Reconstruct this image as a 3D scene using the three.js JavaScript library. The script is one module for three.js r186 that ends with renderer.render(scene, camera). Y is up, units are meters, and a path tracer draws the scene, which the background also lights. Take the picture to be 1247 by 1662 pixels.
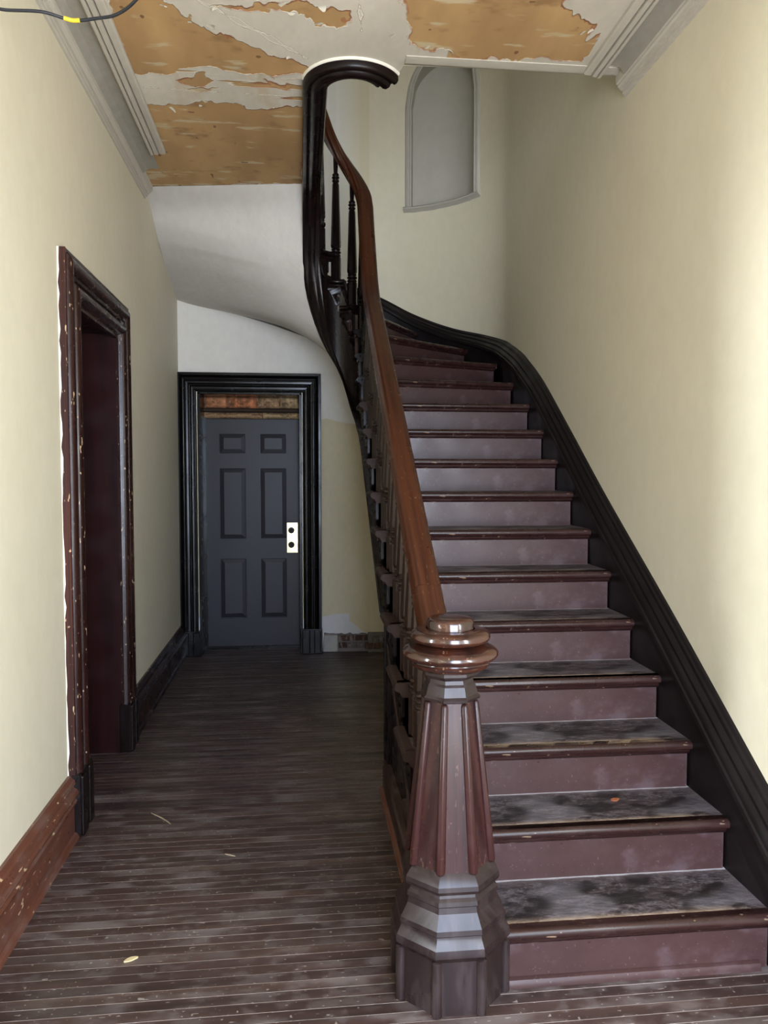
import * as THREE from 'three';
import { mergeGeometries, toCreasedNormals } from 'three/addons/utils/BufferGeometryUtils.js';
import { RoundedBoxGeometry } from 'three/addons/geometries/RoundedBoxGeometry.js';
import { RectAreaLightUniformsLib } from 'three/addons/lights/RectAreaLightUniformsLib.js';

// ---------------------------------------------------------------- camera, sky, light, exposure
const scene = new THREE.Scene();
const camera = new THREE.PerspectiveCamera(67.15, 1247 / 1662, 0.05, 200);
camera.position.set(0, 1.56, 0);
camera.rotation.order = 'YXZ';
camera.rotation.set(-0.05107, -0.1053, 0);

const renderer = new THREE.WebGLRenderer({ antialias: true });
renderer.toneMapping = THREE.LinearToneMapping;
renderer.toneMappingExposure = 2.45;
renderer.shadowMap.enabled = true;
RectAreaLightUniformsLib.init();

scene.background = new THREE.Color().setRGB(0.62, 0.78, 1.0);
scene.backgroundIntensity = 1.6;
const sun = new THREE.DirectionalLight(new THREE.Color().setRGB(1, 0.9, 0.74), 5.0);
sun.position.set(6, 12, 6);           // high, in front of the house: it reaches the pavement outside only
sun.target.position.set(0, 0, 4);
sun.castShadow = true;
Object.assign(sun.shadow.camera, { left: -9, right: 9, top: 9, bottom: -9, near: 1, far: 40 });
scene.add(sun, sun.target);
function areaLight(x, y, z, w, h, col, power, tx, ty, tz) {
  const l = new THREE.RectAreaLight(new THREE.Color().setRGB(...col), power, w, h);
  l.position.set(x, y, z); l.lookAt(tx, ty, tz); scene.add(l); return l;
}
const DOOR = { x0: -0.05, x1: 1.25, h: 2.95, z: 1.3 };
const PARLOUR = { z0: -1.6, z1: -0.5, wz0: -0.75, wz1: -0.1, x: -3.9 };   // room through the wide doorway left of the camera
// daylight that the open front door and the window over it let in
areaLight(0.6, 1.5, 1.27, 1.26, 2.7, [0.56, 0.78, 1.2], 7.4, 0.6, 0.0, -1.0);        // sky, from above
areaLight(0.6, 1.4, 1.28, 1.26, 2.7, [1.0, 0.88, 0.68], 3.6, 0.6, 3.2, -1.2);         // sunlit paving, from below
areaLight(PARLOUR.x + 0.01, 1.75, (PARLOUR.wz0 + PARLOUR.wz1) / 2, 0.4, 1.5, [0.90, 0.97, 1.06], 60.0, 0, 1.75, (PARLOUR.wz0 + PARLOUR.wz1) / 2);
areaLight(1.525, 1.65, -0.6, 0.6, 1.5, [0.95, 0.98, 1.02], 9.5, 0, 1.65, -0.6);  // added window in the right wall, there to brighten the left wall
areaLight(-0.2, 5.5, 1.29, 1.2, 1.8, [0.85, 0.93, 1.0], 3.8, -0.2, 5.2, -5);

// ---------------------------------------------------------------- helpers
const V3 = (x, y, z) => new THREE.Vector3(x, y, z);
const UPV = V3(0, 1, 0);
let seed = 20240611;
function rnd() { seed = (seed + 0x6D2B79F5) | 0; let t = Math.imul(seed ^ (seed >>> 15), 1 | seed); t = (t + Math.imul(t ^ (t >>> 7), 61 | t)) ^ t; return ((t ^ (t >>> 14)) >>> 0) / 4294967296; }
const rr = (a, b) => a + (b - a) * rnd();
const lerp = (a, b, t) => a + (b - a) * t;
const clamp = (x, a = 0, b = 1) => Math.min(b, Math.max(a, x));
const sstep = (a, b, x) => { const t = clamp((x - a) / (b - a)); return t * t * (3 - 2 * t); };
const hash2 = (x, y, s) => { let h = Math.imul(x, 374761393) + Math.imul(y, 668265263) + Math.imul(s, 2147483647 ^ 0x5bd1e995); h = Math.imul(h ^ (h >>> 13), 1274126177); return ((h ^ (h >>> 16)) >>> 0) / 4294967296; };
function vnoise(x, y, px, py, s) {            // value noise, periodic in px, py cells
  const xi = Math.floor(x), yi = Math.floor(y), fx = x - xi, fy = y - yi;
  const u = fx * fx * (3 - 2 * fx), v = fy * fy * (3 - 2 * fy);
  const m = (a, p) => ((a % p) + p) % p;
  const x0 = m(xi, px), x1 = m(xi + 1, px), y0 = m(yi, py), y1 = m(yi + 1, py);
  return lerp(lerp(hash2(x0, y0, s), hash2(x1, y0, s), u), lerp(hash2(x0, y1, s), hash2(x1, y1, s), u), v);
}
function fbm(u, v, fx, fy, oct, s) {          // u, v in 0..1, tiles
  let a = 0.5, r = 0, n = 0;
  for (let o = 0; o < oct; o++) { r += a * vnoise(u * fx, v * fy, fx, fy, s + o * 17); n += a; a *= 0.5; fx *= 2; fy *= 2; }
  return r / n;
}
function tex(w, h, fn, { srgb = true, wrap = true, su = 1, sv = 1 } = {}) {
  const d = new Uint8Array(w * h * 4);
  for (let j = 0; j < h; j++) for (let i = 0; i < w; i++) {
    const c = fn((i + 0.5) / w, (j + 0.5) / h), k = (j * w + i) * 4;
    if (typeof c === 'number') d[k] = d[k + 1] = d[k + 2] = clamp(c) * 255; else { d[k] = clamp(c[0], 0, 255); d[k + 1] = clamp(c[1], 0, 255); d[k + 2] = clamp(c[2], 0, 255); }
    d[k + 3] = 255;
  }
  const t = new THREE.DataTexture(d, w, h, THREE.RGBAFormat);
  t.magFilter = THREE.LinearFilter; t.minFilter = THREE.LinearMipmapLinearFilter; t.generateMipmaps = true;
  t.wrapS = t.wrapT = wrap ? THREE.RepeatWrapping : THREE.ClampToEdgeWrapping;
  if (srgb) t.colorSpace = THREE.SRGBColorSpace;
  t.repeat.set(1 / su, 1 / sv); t.needsUpdate = true; return t;
}
const mix3 = (a, b, t) => [lerp(a[0], b[0], t), lerp(a[1], b[1], t), lerp(a[2], b[2], t)];
const mul3 = (a, k) => [a[0] * k, a[1] * k, a[2] * k];
function M(o) { return new THREE.MeshPhysicalMaterial({ side: THREE.DoubleSide, ...o }); }

const counts = {};
function numbered(name) { counts[name] = (counts[name] ?? -1) + 1; return counts[name] ? `${name}_${String(counts[name]).padStart(3, '0')}` : name; }
function mesh(name, geo, mat, parent = scene) {
  const m = new THREE.Mesh(geo, mat); m.name = parent === scene ? numbered(name) : name;
  m.castShadow = m.receiveShadow = true; parent.add(m); return m;
}
function thing(name, label, category, group, pos) {
  const g = new THREE.Group(); g.name = numbered(name); g.userData = { label, category }; if (group) g.userData.group = group;
  if (pos) g.position.set(...pos); scene.add(g); return g;
}
function tag(o, label, category, group) { o.userData = { ...o.userData, label, category }; if (group) o.userData.group = group; return o; }
function structGroup(name) { const g = new THREE.Group(); g.name = name; g.userData.kind = 'structure'; scene.add(g); return g; }
function struct(name, geo, mat) { const m = mesh(name, geo, mat); m.userData.kind = 'structure'; return m; }

function orient(geo) {                        // wind a closed, non-indexed shape outwards
  const p = geo.attributes.position; let vol = 0; const a = V3(), b = V3(), c = V3();
  for (let i = 0; i < p.count; i += 3) { a.fromBufferAttribute(p, i); b.fromBufferAttribute(p, i + 1); c.fromBufferAttribute(p, i + 2); vol += a.dot(b.cross(c)); }
  if (vol < 0) for (const at of Object.values(geo.attributes)) for (let i = 0; i < p.count; i += 3) for (let k = 0; k < at.itemSize; k++) {
    const u = at.array[(i + 1) * at.itemSize + k]; at.array[(i + 1) * at.itemSize + k] = at.array[(i + 2) * at.itemSize + k]; at.array[(i + 2) * at.itemSize + k] = u;
  }
  return geo;
}
function fromTris(pos, uv) {
  const g = new THREE.BufferGeometry();
  g.setAttribute('position', new THREE.Float32BufferAttribute(pos, 3)); g.setAttribute('uv', new THREE.Float32BufferAttribute(uv, 2));
  return g;
}
// rings of points joined along a path; uv in metres, v along the path
function loft(rings, { closed = true, caps = true, crease = 0.6, flip = true } = {}) {
  const pos = [], uv = [], n = rings[0].length, m = closed ? n : n - 1;
  const per = [0]; for (let j = 0; j < n; j++) per.push(per[j] + rings[0][j].distanceTo(rings[0][(j + 1) % n]));
  let len = 0;
  const put = (p, u, v) => { pos.push(p.x, p.y, p.z); uv.push(u, v); };
  for (let i = 0; i + 1 < rings.length; i++) {
    let step = 0; for (let j = 0; j < n; j++) step += rings[i][j].distanceTo(rings[i + 1][j]); step /= n;
    for (let j = 0; j < m; j++) {
      const k = (j + 1) % n, a = rings[i][j], b = rings[i][k], c = rings[i + 1][k], d = rings[i + 1][j];
      put(a, per[j], len); put(b, per[j + 1], len); put(c, per[j + 1], len + step);
      put(a, per[j], len); put(c, per[j + 1], len + step); put(d, per[j], len + step);
    }
    len += step;
  }
  if (closed && caps) for (const [ring, end] of [[rings[0], 0], [rings[rings.length - 1], 1]]) {
    const e1 = ring[1].clone().sub(ring[0]).normalize(); let nn = V3();
    for (let j = 1; j + 1 < n; j++) nn.add(ring[j].clone().sub(ring[0]).cross(ring[j + 1].clone().sub(ring[0])));
    nn.normalize(); const e2 = nn.clone().cross(e1);
    const pts = ring.map(p => new THREE.Vector2(p.clone().sub(ring[0]).dot(e1), p.clone().sub(ring[0]).dot(e2)));
    for (const t of THREE.ShapeUtils.triangulateShape(pts, [])) { const o = end ? t : [t[0], t[2], t[1]]; for (const q of (end ? o : o)) put(ring[q], pts[q].x, pts[q].y); }
  }
  let g = fromTris(pos, uv);
  if (closed && flip) orientByParts(g);
  g.computeVertexNormals();
  return crease > 0 ? toCreasedNormals(g, crease) : g;
}
function orientByParts(g) { return orient(g); }
const sweep = (profile, frames, o) => loft(frames.map(f => profile.map(([u, v]) => f.o.clone().addScaledVector(f.U, u).addScaledVector(f.V, v))), o);
function triUV(geo, grain = 'y') {            // uv in metres by the face's direction, v along the grain
  const g = geo.index ? geo.toNonIndexed() : geo, p = g.attributes.position, uv = [];
  const a = V3(), b = V3(), c = V3(), n = V3();
  for (let i = 0; i < p.count; i += 3) {
    a.fromBufferAttribute(p, i); b.fromBufferAttribute(p, i + 1); c.fromBufferAttribute(p, i + 2);
    n.copy(b).sub(a).cross(c.clone().sub(a)); const ax = Math.abs(n.x), ay = Math.abs(n.y), az = Math.abs(n.z);
    const skip = ax >= ay && ax >= az ? 'x' : ay >= az ? 'y' : 'z';
    const rest = ['x', 'y', 'z'].filter(k => k !== skip); let v = rest.includes(grain) ? grain : rest[1], u = rest.find(k => k !== v);
    for (const q of [a, b, c]) uv.push(q[u], q[v]);
  }
  g.setAttribute('uv', new THREE.Float32BufferAttribute(uv, 2)); return g;
}
function boxG(x0, x1, y0, y1, z0, z1, grain = 'y', r = 0) {
  const w = Math.abs(x1 - x0), h = Math.abs(y1 - y0), d = Math.abs(z1 - z0);
  const g = r ? new RoundedBoxGeometry(w, h, d, 2, Math.min(r, w / 2.01, h / 2.01, d / 2.01)) : new THREE.BoxGeometry(w, h, d);
  g.translate((x0 + x1) / 2, (y0 + y1) / 2, (z0 + z1) / 2);
  return triUV(g, grain);
}
function clean(g) { const q = g.index ? g.toNonIndexed() : g; for (const k of Object.keys(q.attributes)) if (!['position', 'normal', 'uv'].includes(k)) q.deleteAttribute(k); return q; }
const merge = gs => mergeGeometries(gs.map(clean));
function extr(shape, depth, grain = 'y', opt = {}) { return triUV(new THREE.ExtrudeGeometry(shape, { depth, bevelEnabled: false, curveSegments: 24, ...opt }), grain); }
function interp(table, x) {                   // smooth through points (monotone cubic)
  const n = table.length; if (x <= table[0][0]) return table[0][1]; if (x >= table[n - 1][0]) return table[n - 1][1];
  let i = 0; while (x > table[i + 1][0]) i++;
  const sl = k => (table[k + 1][1] - table[k][1]) / (table[k + 1][0] - table[k][0]);
  const mm = k => k === 0 ? sl(0) : k === n - 1 ? sl(n - 2) : (sl(k - 1) * sl(k) <= 0 ? 0 : 2 * sl(k - 1) * sl(k) / (sl(k - 1) + sl(k)));
  const h = table[i + 1][0] - table[i][0], t = (x - table[i][0]) / h, t2 = t * t, t3 = t2 * t;
  return (2 * t3 - 3 * t2 + 1) * table[i][1] + (t3 - 2 * t2 + t) * h * mm(i) + (-2 * t3 + 3 * t2) * table[i + 1][1] + (t3 - t2) * h * mm(i + 1);
}

// ---------------------------------------------------------------- materials
function grainTex(base, dark, light, s, { k = 0.72, ku = 24, kv = 2, dust = 0, w = 512, h = 1024, su = 0.4, sv = 1.6, scr = 0 } = {}) {
  base = mul3(base, k); dark = mul3(dark, k); light = mul3(light, k);
  return tex(w, h, (u, v) => {
    const warp = fbm(u, v, 3, 2, 3, s) * 0.12;
    const g = fbm(u + warp, v, ku, kv, 4, s + 5), f = fbm(u, v, ku * 6, kv * 3, 2, s + 9), big = fbm(u, v, 3, 3, 3, s + 13);
    let c = mix3(dark, base, sstep(0.25, 0.6, g * 0.7 + f * 0.3)); c = mix3(c, light, sstep(0.55, 0.85, g * 0.5 + big * 0.5));
    if (dust) { const d = sstep(0.5, 0.75, fbm(u, v, 8, 12, 5, s + 21)) * dust; c = mix3(c, [122, 114, 112], d); }
    if (scr) { const q = fbm(u, v, 40, 60, 2, s + 31); if (q > 0.8) c = mix3(c, [190, 165, 130], scr * sstep(0.8, 0.86, q)); }
    return c;
  }, { su, sv });
}
const roughTex = (s, lo, hi) => tex(512, 512, (u, v) => lerp(lo, hi, fbm(u, v, 6, 6, 5, s)), { srgb: false, su: 0.7, sv: 0.7 });
const paintTex = (base, s, amt = 6) => tex(512, 512, (u, v) => {
  const a = fbm(u, v, 3, 2, 4, s) - 0.5, b = fbm(u, v, 60, 40, 3, s + 3) - 0.5;
  return [base[0] + a * amt * 2 + b * amt, base[1] + a * amt * 2 + b * amt, base[2] + a * amt * 2.6 + b * amt];
}, { su: 2.2, sv: 2.2 });
const paintBump = tex(512, 512, (u, v) => fbm(u, v, 5, 4, 5, 77) * 0.7 + fbm(u, v, 80, 80, 2, 78) * 0.3, { srgb: false, su: 1.3, sv: 1.3 });
const mWall = M({ map: paintTex([214, 205, 179], 3), roughness: 0.62, bumpMap: paintBump, bumpScale: 0.0009 });
const mSoffit = M({ map: paintTex([208, 203, 196], 11, 9), roughness: 0.8, bumpMap: paintBump, bumpScale: 0.003 });
const mCornice = M({ map: paintTex([188, 180, 165], 15, 9), roughness: 0.75, bumpMap: paintBump, bumpScale: 0.002 });
const mCoveShaded = M({ map: paintTex([158, 152, 140], 17, 14), roughness: 0.85, bumpMap: paintBump, bumpScale: 0.003 });  // greyer than the cornice: the shade in the cove is put into its colour
const mNiche = M({ map: paintTex([178, 172, 160], 19, 8), roughness: 0.7 });
const mWhite = M({ color: '#e6e0d0', roughness: 0.8 });
const rough1 = roughTex(41, 0.22, 0.55), rough2 = roughTex(47, 0.35, 0.75);
const mDark = M({ map: grainTex([36, 20, 18], [22, 12, 11], [54, 30, 26], 101, { k: 0.62 }), roughnessMap: rough1, roughness: 0.75, specularIntensity: 0.5 });
const mMaroon = M({ map: grainTex([52, 20, 19], [38, 14, 14], [64, 27, 24], 105, { k: 0.7, ku: 10 }), roughnessMap: rough1, roughness: 0.9, specularIntensity: 0.35 });
const mCasing = M({ map: grainTex([66, 32, 27], [38, 20, 18], [98, 50, 38], 111, { k: 0.62, dust: 0.05, scr: 0.9 }), roughnessMap: rough1, roughness: 0.72, specularIntensity: 0.6 });
const mCasingEdge = M({ map: grainTex([104, 56, 42], [60, 32, 26], [130, 78, 58], 115, { k: 0.75, scr: 1 }), roughness: 0.6, specularIntensity: 0.5 });
const mBlack = M({ map: grainTex([22, 18, 18], [14, 11, 11], [30, 25, 25], 121, { k: 0.65 }), roughnessMap: rough1, roughness: 0.62, specularIntensity: 0.45 });
const mString = M({ map: grainTex([30, 23, 23], [23, 18, 18], [38, 30, 29], 125, { k: 0.7, dust: 0.05 }), roughnessMap: rough2, roughness: 0.75, specularIntensity: 0.35 });
const mRiser = M({ map: tex(512, 1024, (u, v) => {   // brown gloss paint, dusted and rubbed
    const b = fbm(u, v, 4, 3, 5, 131), d = fbm(u, v, 7, 14, 5, 133), f = fbm(u, v, 20, 60, 3, 135) - 0.5, sp = fbm(u, v, 60, 150, 2, 136);
    let c = mix3([59, 40, 38], [72, 49, 47], b); c = mix3(c, [104, 92, 98], sstep(0.52, 0.78, d) * 0.42); c = [c[0] + f * 8, c[1] + f * 7, c[2] + f * 7]; if (sp > 0.86) c = mix3(c, [150, 140, 140], 0.3); return c;
  }, { su: 0.45, sv: 1.25 }), roughnessMap: rough1, roughness: 0.95, specularIntensity: 0.7 });
const mNosing = M({ map: grainTex([76, 42, 38], [52, 30, 28], [112, 72, 58], 137, { k: 0.66, scr: 0.6, dust: 0.1 }), roughnessMap: rough1, roughness: 0.7, specularIntensity: 0.8 });
const mReturn = M({ map: grainTex([92, 66, 58], [70, 48, 44], [128, 110, 100], 139, { k: 0.62, dust: 0.5 }), roughnessMap: rough2, roughness: 0.9, specularIntensity: 0.6 });
const mRail = M({ map: grainTex([116, 60, 34], [80, 38, 22], [140, 82, 48], 141, { k: 0.6, ku: 14, kv: 2, scr: 0.3, su: 0.16, sv: 1.4 }), roughnessMap: rough1, roughness: 0.8, specularIntensity: 0.7 });
const mNewel = M({ map: grainTex([78, 42, 38], [56, 30, 29], [98, 57, 50], 151, { k: 0.68, ku: 12, dust: 0.08, scr: 0.2, su: 0.22, sv: 1.2 }), roughnessMap: rough1, roughness: 0.75, specularIntensity: 0.65 });
const mNewelDusty = M({ map: grainTex([62, 44, 42], [46, 32, 32], [80, 64, 62], 157, { k: 0.62, ku: 10, dust: 0.16, su: 0.22, sv: 1.2 }), roughnessMap: rough1, roughness: 0.8, specularIntensity: 0.7 });
const mCap = M({ map: grainTex([96, 48, 32], [60, 31, 25], [138, 74, 44], 161, { k: 0.62, ku: 6, kv: 4, scr: 0.4, su: 0.4, sv: 0.5 }), roughnessMap: rough1, roughness: 0.5, clearcoat: 0.5, clearcoatRoughness: 0.12 });
const mBaluster = M({ map: grainTex([84, 62, 56], [60, 43, 39], [106, 82, 74], 167, { k: 0.72, ku: 8, dust: 0.12, su: 0.2, sv: 0.9 }), roughnessMap: rough1, roughness: 0.85, specularIntensity: 0.6 });
const mBase = M({ map: grainTex([122, 74, 56], [100, 60, 46], [140, 98, 82], 171, { k: 0.82, dust: 0.3, scr: 0.9 }), roughnessMap: rough1, roughness: 0.85, specularIntensity: 0.7 });
const mDoor = M({ map: paintTex([36, 36, 41], 181, 2), roughness: 0.42, specularIntensity: 0.6 });
const mBrass = M({ color: '#d8c690', metalness: 1, roughnessMap: rough1, roughness: 0.55 });
const mKnob = M({ color: '#1c1a18', metalness: 0.6, roughness: 0.35 });
const mCable = M({ color: '#22242a', roughness: 0.5 });
const mTape = M({ color: '#e8c62e', roughness: 0.5 });
const mDust = M({ map: paintTex([186, 176, 168], 187, 22), roughness: 1 });
const mMortar = M({ map: paintTex([112, 106, 102], 191, 24), roughness: 1 });
const boardMats = [[68, 50, 45], [74, 54, 48], [64, 47, 43], [79, 60, 53]].map((c, i) => M({
  map: tex(1024, 256, (u, v) => {
    const g = fbm(u, v, 5, 20, 4, 200 + i * 7), d = fbm(u, v, 18, 5, 5, 230 + i * 7), b = fbm(u, v, 4, 1, 3, 260 + i);
    let q = mix3(mul3(c, 0.62), mul3(c, 1.15), g); q = mix3(q, [132, 126, 124], sstep(0.42, 0.8, d) * 0.55); q = mix3(q, [120, 114, 112], sstep(0.5, 0.75, fbm(u, v, 60, 14, 3, 275 + i)) * 0.35); q = mix3(q, mul3(c, 0.7), sstep(0.5, 0.7, b) * 0.45);
    const sp = fbm(u, v, 200, 50, 1, 290 + i); if (sp > 0.93) q = mix3(q, [190, 185, 175], 0.6); return q;
  }, { su: 2.6, sv: 0.35 }), roughnessMap: rough2, roughness: 0.72, clearcoat: 0.12, clearcoatRoughness: 0.4 }));
const mTread = M({
  map: tex(1024, 512, (u, v) => {             // u across the stair, v from the nosing back
    const f = fbm(u, v, 40, 20, 4, 301), g = fbm(u, v, 9, 4, 4, 305), sp = fbm(u, v, 160, 80, 2, 309), lo = fbm(u, v, 5, 3, 3, 313);
    let c = mix3([36, 28, 28], [96, 88, 90], sstep(0.25, 0.75, f * 0.5 + sp * 0.5)); c = mix3(c, [20, 15, 15], sstep(0.47, 0.6, g) * 0.85);
    c = mix3(c, [124, 118, 122], sstep(0.52, 0.75, lo) * 0.6);
    const wear = (1 - sstep(0.1, 0.24 + 0.06 * g, v)) * sstep(0.02, 0.16, u) * (1 - sstep(0.8, 0.97, u)); c = mix3(c, [186, 160, 132], wear * clamp(0.5 + 0.9 * f));
    c = mix3(c, [62, 40, 36], 1 - sstep(0.02, 0.06, v + 0.03 * (g - 0.5)));
    c = mix3(c, [104, 92, 92], Math.max(sstep(0.82, 0.95, v), 1 - sstep(0.03, 0.1, u), sstep(0.9, 0.97, u)) * 0.65);
    c = mix3(c, [214, 212, 216], sstep(0.935, 0.965, v + 0.02 * (f - 0.5)) * 0.8);
    if (sp > 0.84) c = mix3(c, [150, 146, 146], 0.55); return c;
  }, { wrap: true }), roughnessMap: rough2, roughness: 0.85, bumpMap: tex(512, 256, (u, v) => fbm(u, v, 50, 25, 4, 321), { srgb: false }), bumpScale: 0.003 });

// ---------------------------------------------------------------- the room
const H = 3.43, TOP = 6.8, ZB = -6.65, ZF = DOOR.z, XR = 1.53;
const xl = z => -0.97 + 0.009 * z;            // the left wall stands slightly askew
const TH = Math.atan(0.009);
const onLeft = o => { o.position.set(-0.97, 0, 0); o.rotation.y = TH; return o; };

// floor: narrow boards across the hall, dusty joints
const floor = structGroup('floor');
mesh('subfloor', boxG(-1.6, 1.7, -0.08, -0.0012, -7.3, ZF, 'x'), mDust, floor);
{
  const pitch = 0.0435, variants = x0 => Array.from({ length: 8 }, () => {
    const g = boxG(x0, 1.56, -0.02, 0, -pitch / 2 + 0.0014, pitch / 2 - 0.0014, 'x'), u = g.attributes.uv, a = rr(0, 5), b = rr(0, 5);
    for (let i = 0; i < u.count; i++) u.setXY(i, u.getY(i) + a, u.getX(i) + b);
    return g;
  });
  const full = variants(-1.30), short = variants(-1.02);
  for (let z = ZF - pitch / 2; z > ZB - 0.25; z -= pitch) {
    const inDoor = z < -3.5 && z > -4.42;
    const b = mesh('floorboard', (inDoor ? full : short)[Math.floor(rnd() * 8)], boardMats[Math.floor(rnd() * 4)], floor);
    b.position.set(0, rr(-0.0003, 0.0003), z); b.rotation.y = 0.006;
  }
}

// left wall with a door opening
const LD = { z0: -4.36, z1: -3.55, h: 2.31 };
{
  const a = -LD.z0 + 0.02, b = -LD.z1 - 0.02, c = -PARLOUR.z0, d = -PARLOUR.z1;
  const s = new THREE.Shape([[7.25, 0], [7.25, TOP], [-ZF, TOP], [-ZF, 0], [d, 0], [d, LD.h], [c, LD.h], [c, 0], [b, 0], [b, LD.h + 0.02], [a, LD.h + 0.02], [a, 0]].map(p => new THREE.Vector2(...p)));
  const g = new THREE.ExtrudeGeometry(s, { depth: 0.32, bevelEnabled: false }); g.rotateY(Math.PI / 2); g.translate(-0.32, 0, 0);   // shape x -> -z
  onLeft(struct('wall_left', triUV(g, 'y'), mWall));
}
// the front room beyond the wide doorway, with its window
{
  const P = PARLOUR;
  struct('floor_2', boxG(P.x, -1.28, -0.08, 0, -2.4, ZF + 0.2, 'x'), boardMats[1]);
  struct('ceiling_2', boxG(P.x - 0.2, -1.28, H, H + 0.1, -2.4, ZF + 0.2, 'x'), mSoffit);
  struct('wall_left_2', boxG(P.x - 0.2, -1.28, 0, H, -2.5, -2.35), mWall);
  struct('wall_left_3', boxG(P.x - 0.2, -1.28, 0, H, ZF + 0.15, ZF + 0.3), mWall);
  const s = new THREE.Shape([[2.5, 0], [2.5, H], [-ZF - 0.2, H], [-ZF - 0.2, 0]].map(p => new THREE.Vector2(...p)));
  s.holes.push(new THREE.Path([[-P.wz0, 1.0], [-P.wz0, 2.5], [-P.wz1, 2.5], [-P.wz1, 1.0]].map(p => new THREE.Vector2(...p))));
  const g = new THREE.ExtrudeGeometry(s, { depth: 0.2, bevelEnabled: false }); g.rotateY(Math.PI / 2); g.translate(P.x - 0.2, 0, 0);
  struct('wall_left_4', triUV(g, 'y'), mWall);
}
// right wall: straight, then a rounded corner to the back wall, with an arched niche in the corner
const NI = { b0: 31.5, b1: 68.5, y0: 3.80, spring: 4.62, R: 0.95, cx: 0.58, cz: -5.70 };
const corner = (deg, r = NI.R) => V3(NI.cx + r * Math.cos(deg * Math.PI / 180), 0, NI.cz - r * Math.sin(deg * Math.PI / 180));
const nicheTop = (deg, grow = 0) => { const mid = (NI.b0 + NI.b1) / 2, half = (NI.b1 - NI.b0) / 2 + grow / NI.R * 57.3, d = Math.abs(deg - mid) / half; return d >= 1 ? NI.spring : NI.spring + (0.42 + grow) * Math.sqrt(1 - d * d); };
{
  const pos = [], uv = [];
  const quad = (a, b, y0, y1, sa, sb, ya0 = y0, ya1 = y1, yb0 = y0, yb1 = y1) => {
    const P = [[a, ya0, sa], [b, yb0, sb], [b, yb1, sb], [a, ya0, sa], [b, yb1, sb], [a, ya1, sa]];
    for (const [p, y, s] of P) { pos.push(p.x, y, p.z); uv.push(s, y); }
  };
  quad(V3(XR, 0, ZF), V3(XR, 0, -0.25), 0, TOP, 0, 1.55); quad(V3(XR, 0, -0.25), V3(XR, 0, -0.95), 0, 0.85, 1.55, 2.25); quad(V3(XR, 0, -0.25), V3(XR, 0, -0.95), 2.45, TOP, 1.55, 2.25); quad(V3(XR, 0, -0.95), V3(XR, 0, NI.cz), 0, TOP, 2.25, 7);
  let s = 7;
  const cuts = []; for (let d = 0; d <= 90; d += 1.5) cuts.push(d); cuts.push(NI.b0, NI.b1); cuts.sort((a, b) => a - b);
  for (let i = 0; i + 1 < cuts.length; i++) {
    const d0 = cuts[i], d1 = cuts[i + 1]; if (d1 - d0 < 1e-6) continue; const a = corner(d0), b = corner(d1), s1 = s + a.distanceTo(b);
    if (d0 >= NI.b0 - 1e-6 && d1 <= NI.b1 + 1e-6) { quad(a, b, 0, NI.y0, s, s1); quad(a, b, 0, 0, s, s1, nicheTop(d0), TOP, nicheTop(d1), TOP); } else quad(a, b, 0, TOP, s, s1);
    s = s1;
  }
  const n = pos.length / 3;                    // outer face, so that the wall has a body
  const XO = XR + 0.3; for (const [x0, z0, x1, z1, y0, y1] of [[XO, ZF, XO, -0.25, 0, TOP], [XO, -0.25, XO, -0.95, 0, 0.85], [XO, -0.25, XO, -0.95, 2.45, TOP], [XO, -0.95, XO, -7.25, 0, TOP], [XO, -7.25, NI.cx, -7.25, 0, TOP], [XR, -0.25, XO, -0.25, 0.85, 2.45], [XR, -0.95, XO, -0.95, 0.85, 2.45]]) quad(V3(x0, 0, z0), V3(x1, 0, z1), y0, y1, 0, 7);
  const win = structGroup('added_window_1'); for (const [y0, y1] of [[0.82, 0.88], [1.62, 1.67], [2.42, 2.48]]) mesh('added_window_rail', boxG(XR + 0.1, XR + 0.17, y0, y1, -0.97, -0.23, 'z'), mWhite, win); for (const z of [-0.95, -0.29]) mesh('added_window_stile', boxG(XR + 0.1, XR + 0.17, 0.85, 2.45, z, z + 0.04), mWhite, win); mesh('added_window_sill', boxG(XR - 0.03, XO + 0.02, 0.82, 0.855, -0.99, -0.21, 'z'), mWhite, win);  // added window, out of view, for extra light on the left wall
  let g = fromTris(pos, uv); g.computeVertexNormals(); g = toCreasedNormals(g, 0.3);
  struct('wall_right', g, mWall);
  const niche = thing('wall_niche', 'tall grey arched niche sunk in the rounded corner wall above the stair', 'niche');
  const depth = a => 0.05 + 0.13 * Math.sin(clamp((a - NI.b0) / (NI.b1 - NI.b0)) * Math.PI);
  const rows = [], N = 26;
  for (let j = 0; j <= N; j++) { const d = lerp(NI.b0, NI.b1, j / N), t = nicheTop(d); const ring = []; for (let q = 0; q <= 14; q++) { const p = corner(d, NI.R + depth(d)); p.y = lerp(NI.y0, t, q / 14); ring.push(p); } rows.push(ring); }
  mesh('recess', loft(rows, { closed: false, crease: 1 }), mNiche, niche);
  // reveal between wall face and recess
  const edge = []; for (let q = 0; q <= 8; q++) edge.push([NI.b0, lerp(NI.y0, NI.spring, q / 8)]); for (let j = 1; j < N; j++) { const d = lerp(NI.b0, NI.b1, j / N); edge.push([d, nicheTop(d)]); } for (let q = 8; q >= 0; q--) edge.push([NI.b1, lerp(NI.y0, NI.spring, q / 8)]);
  mesh('reveal', loft(edge.map(([d, y]) => [0, 1].map(k => { const p = corner(d, NI.R + k * depth(d) * 1.02); p.y = y; return p; })), { closed: false, crease: 0.5 }), mNiche, niche);
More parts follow.
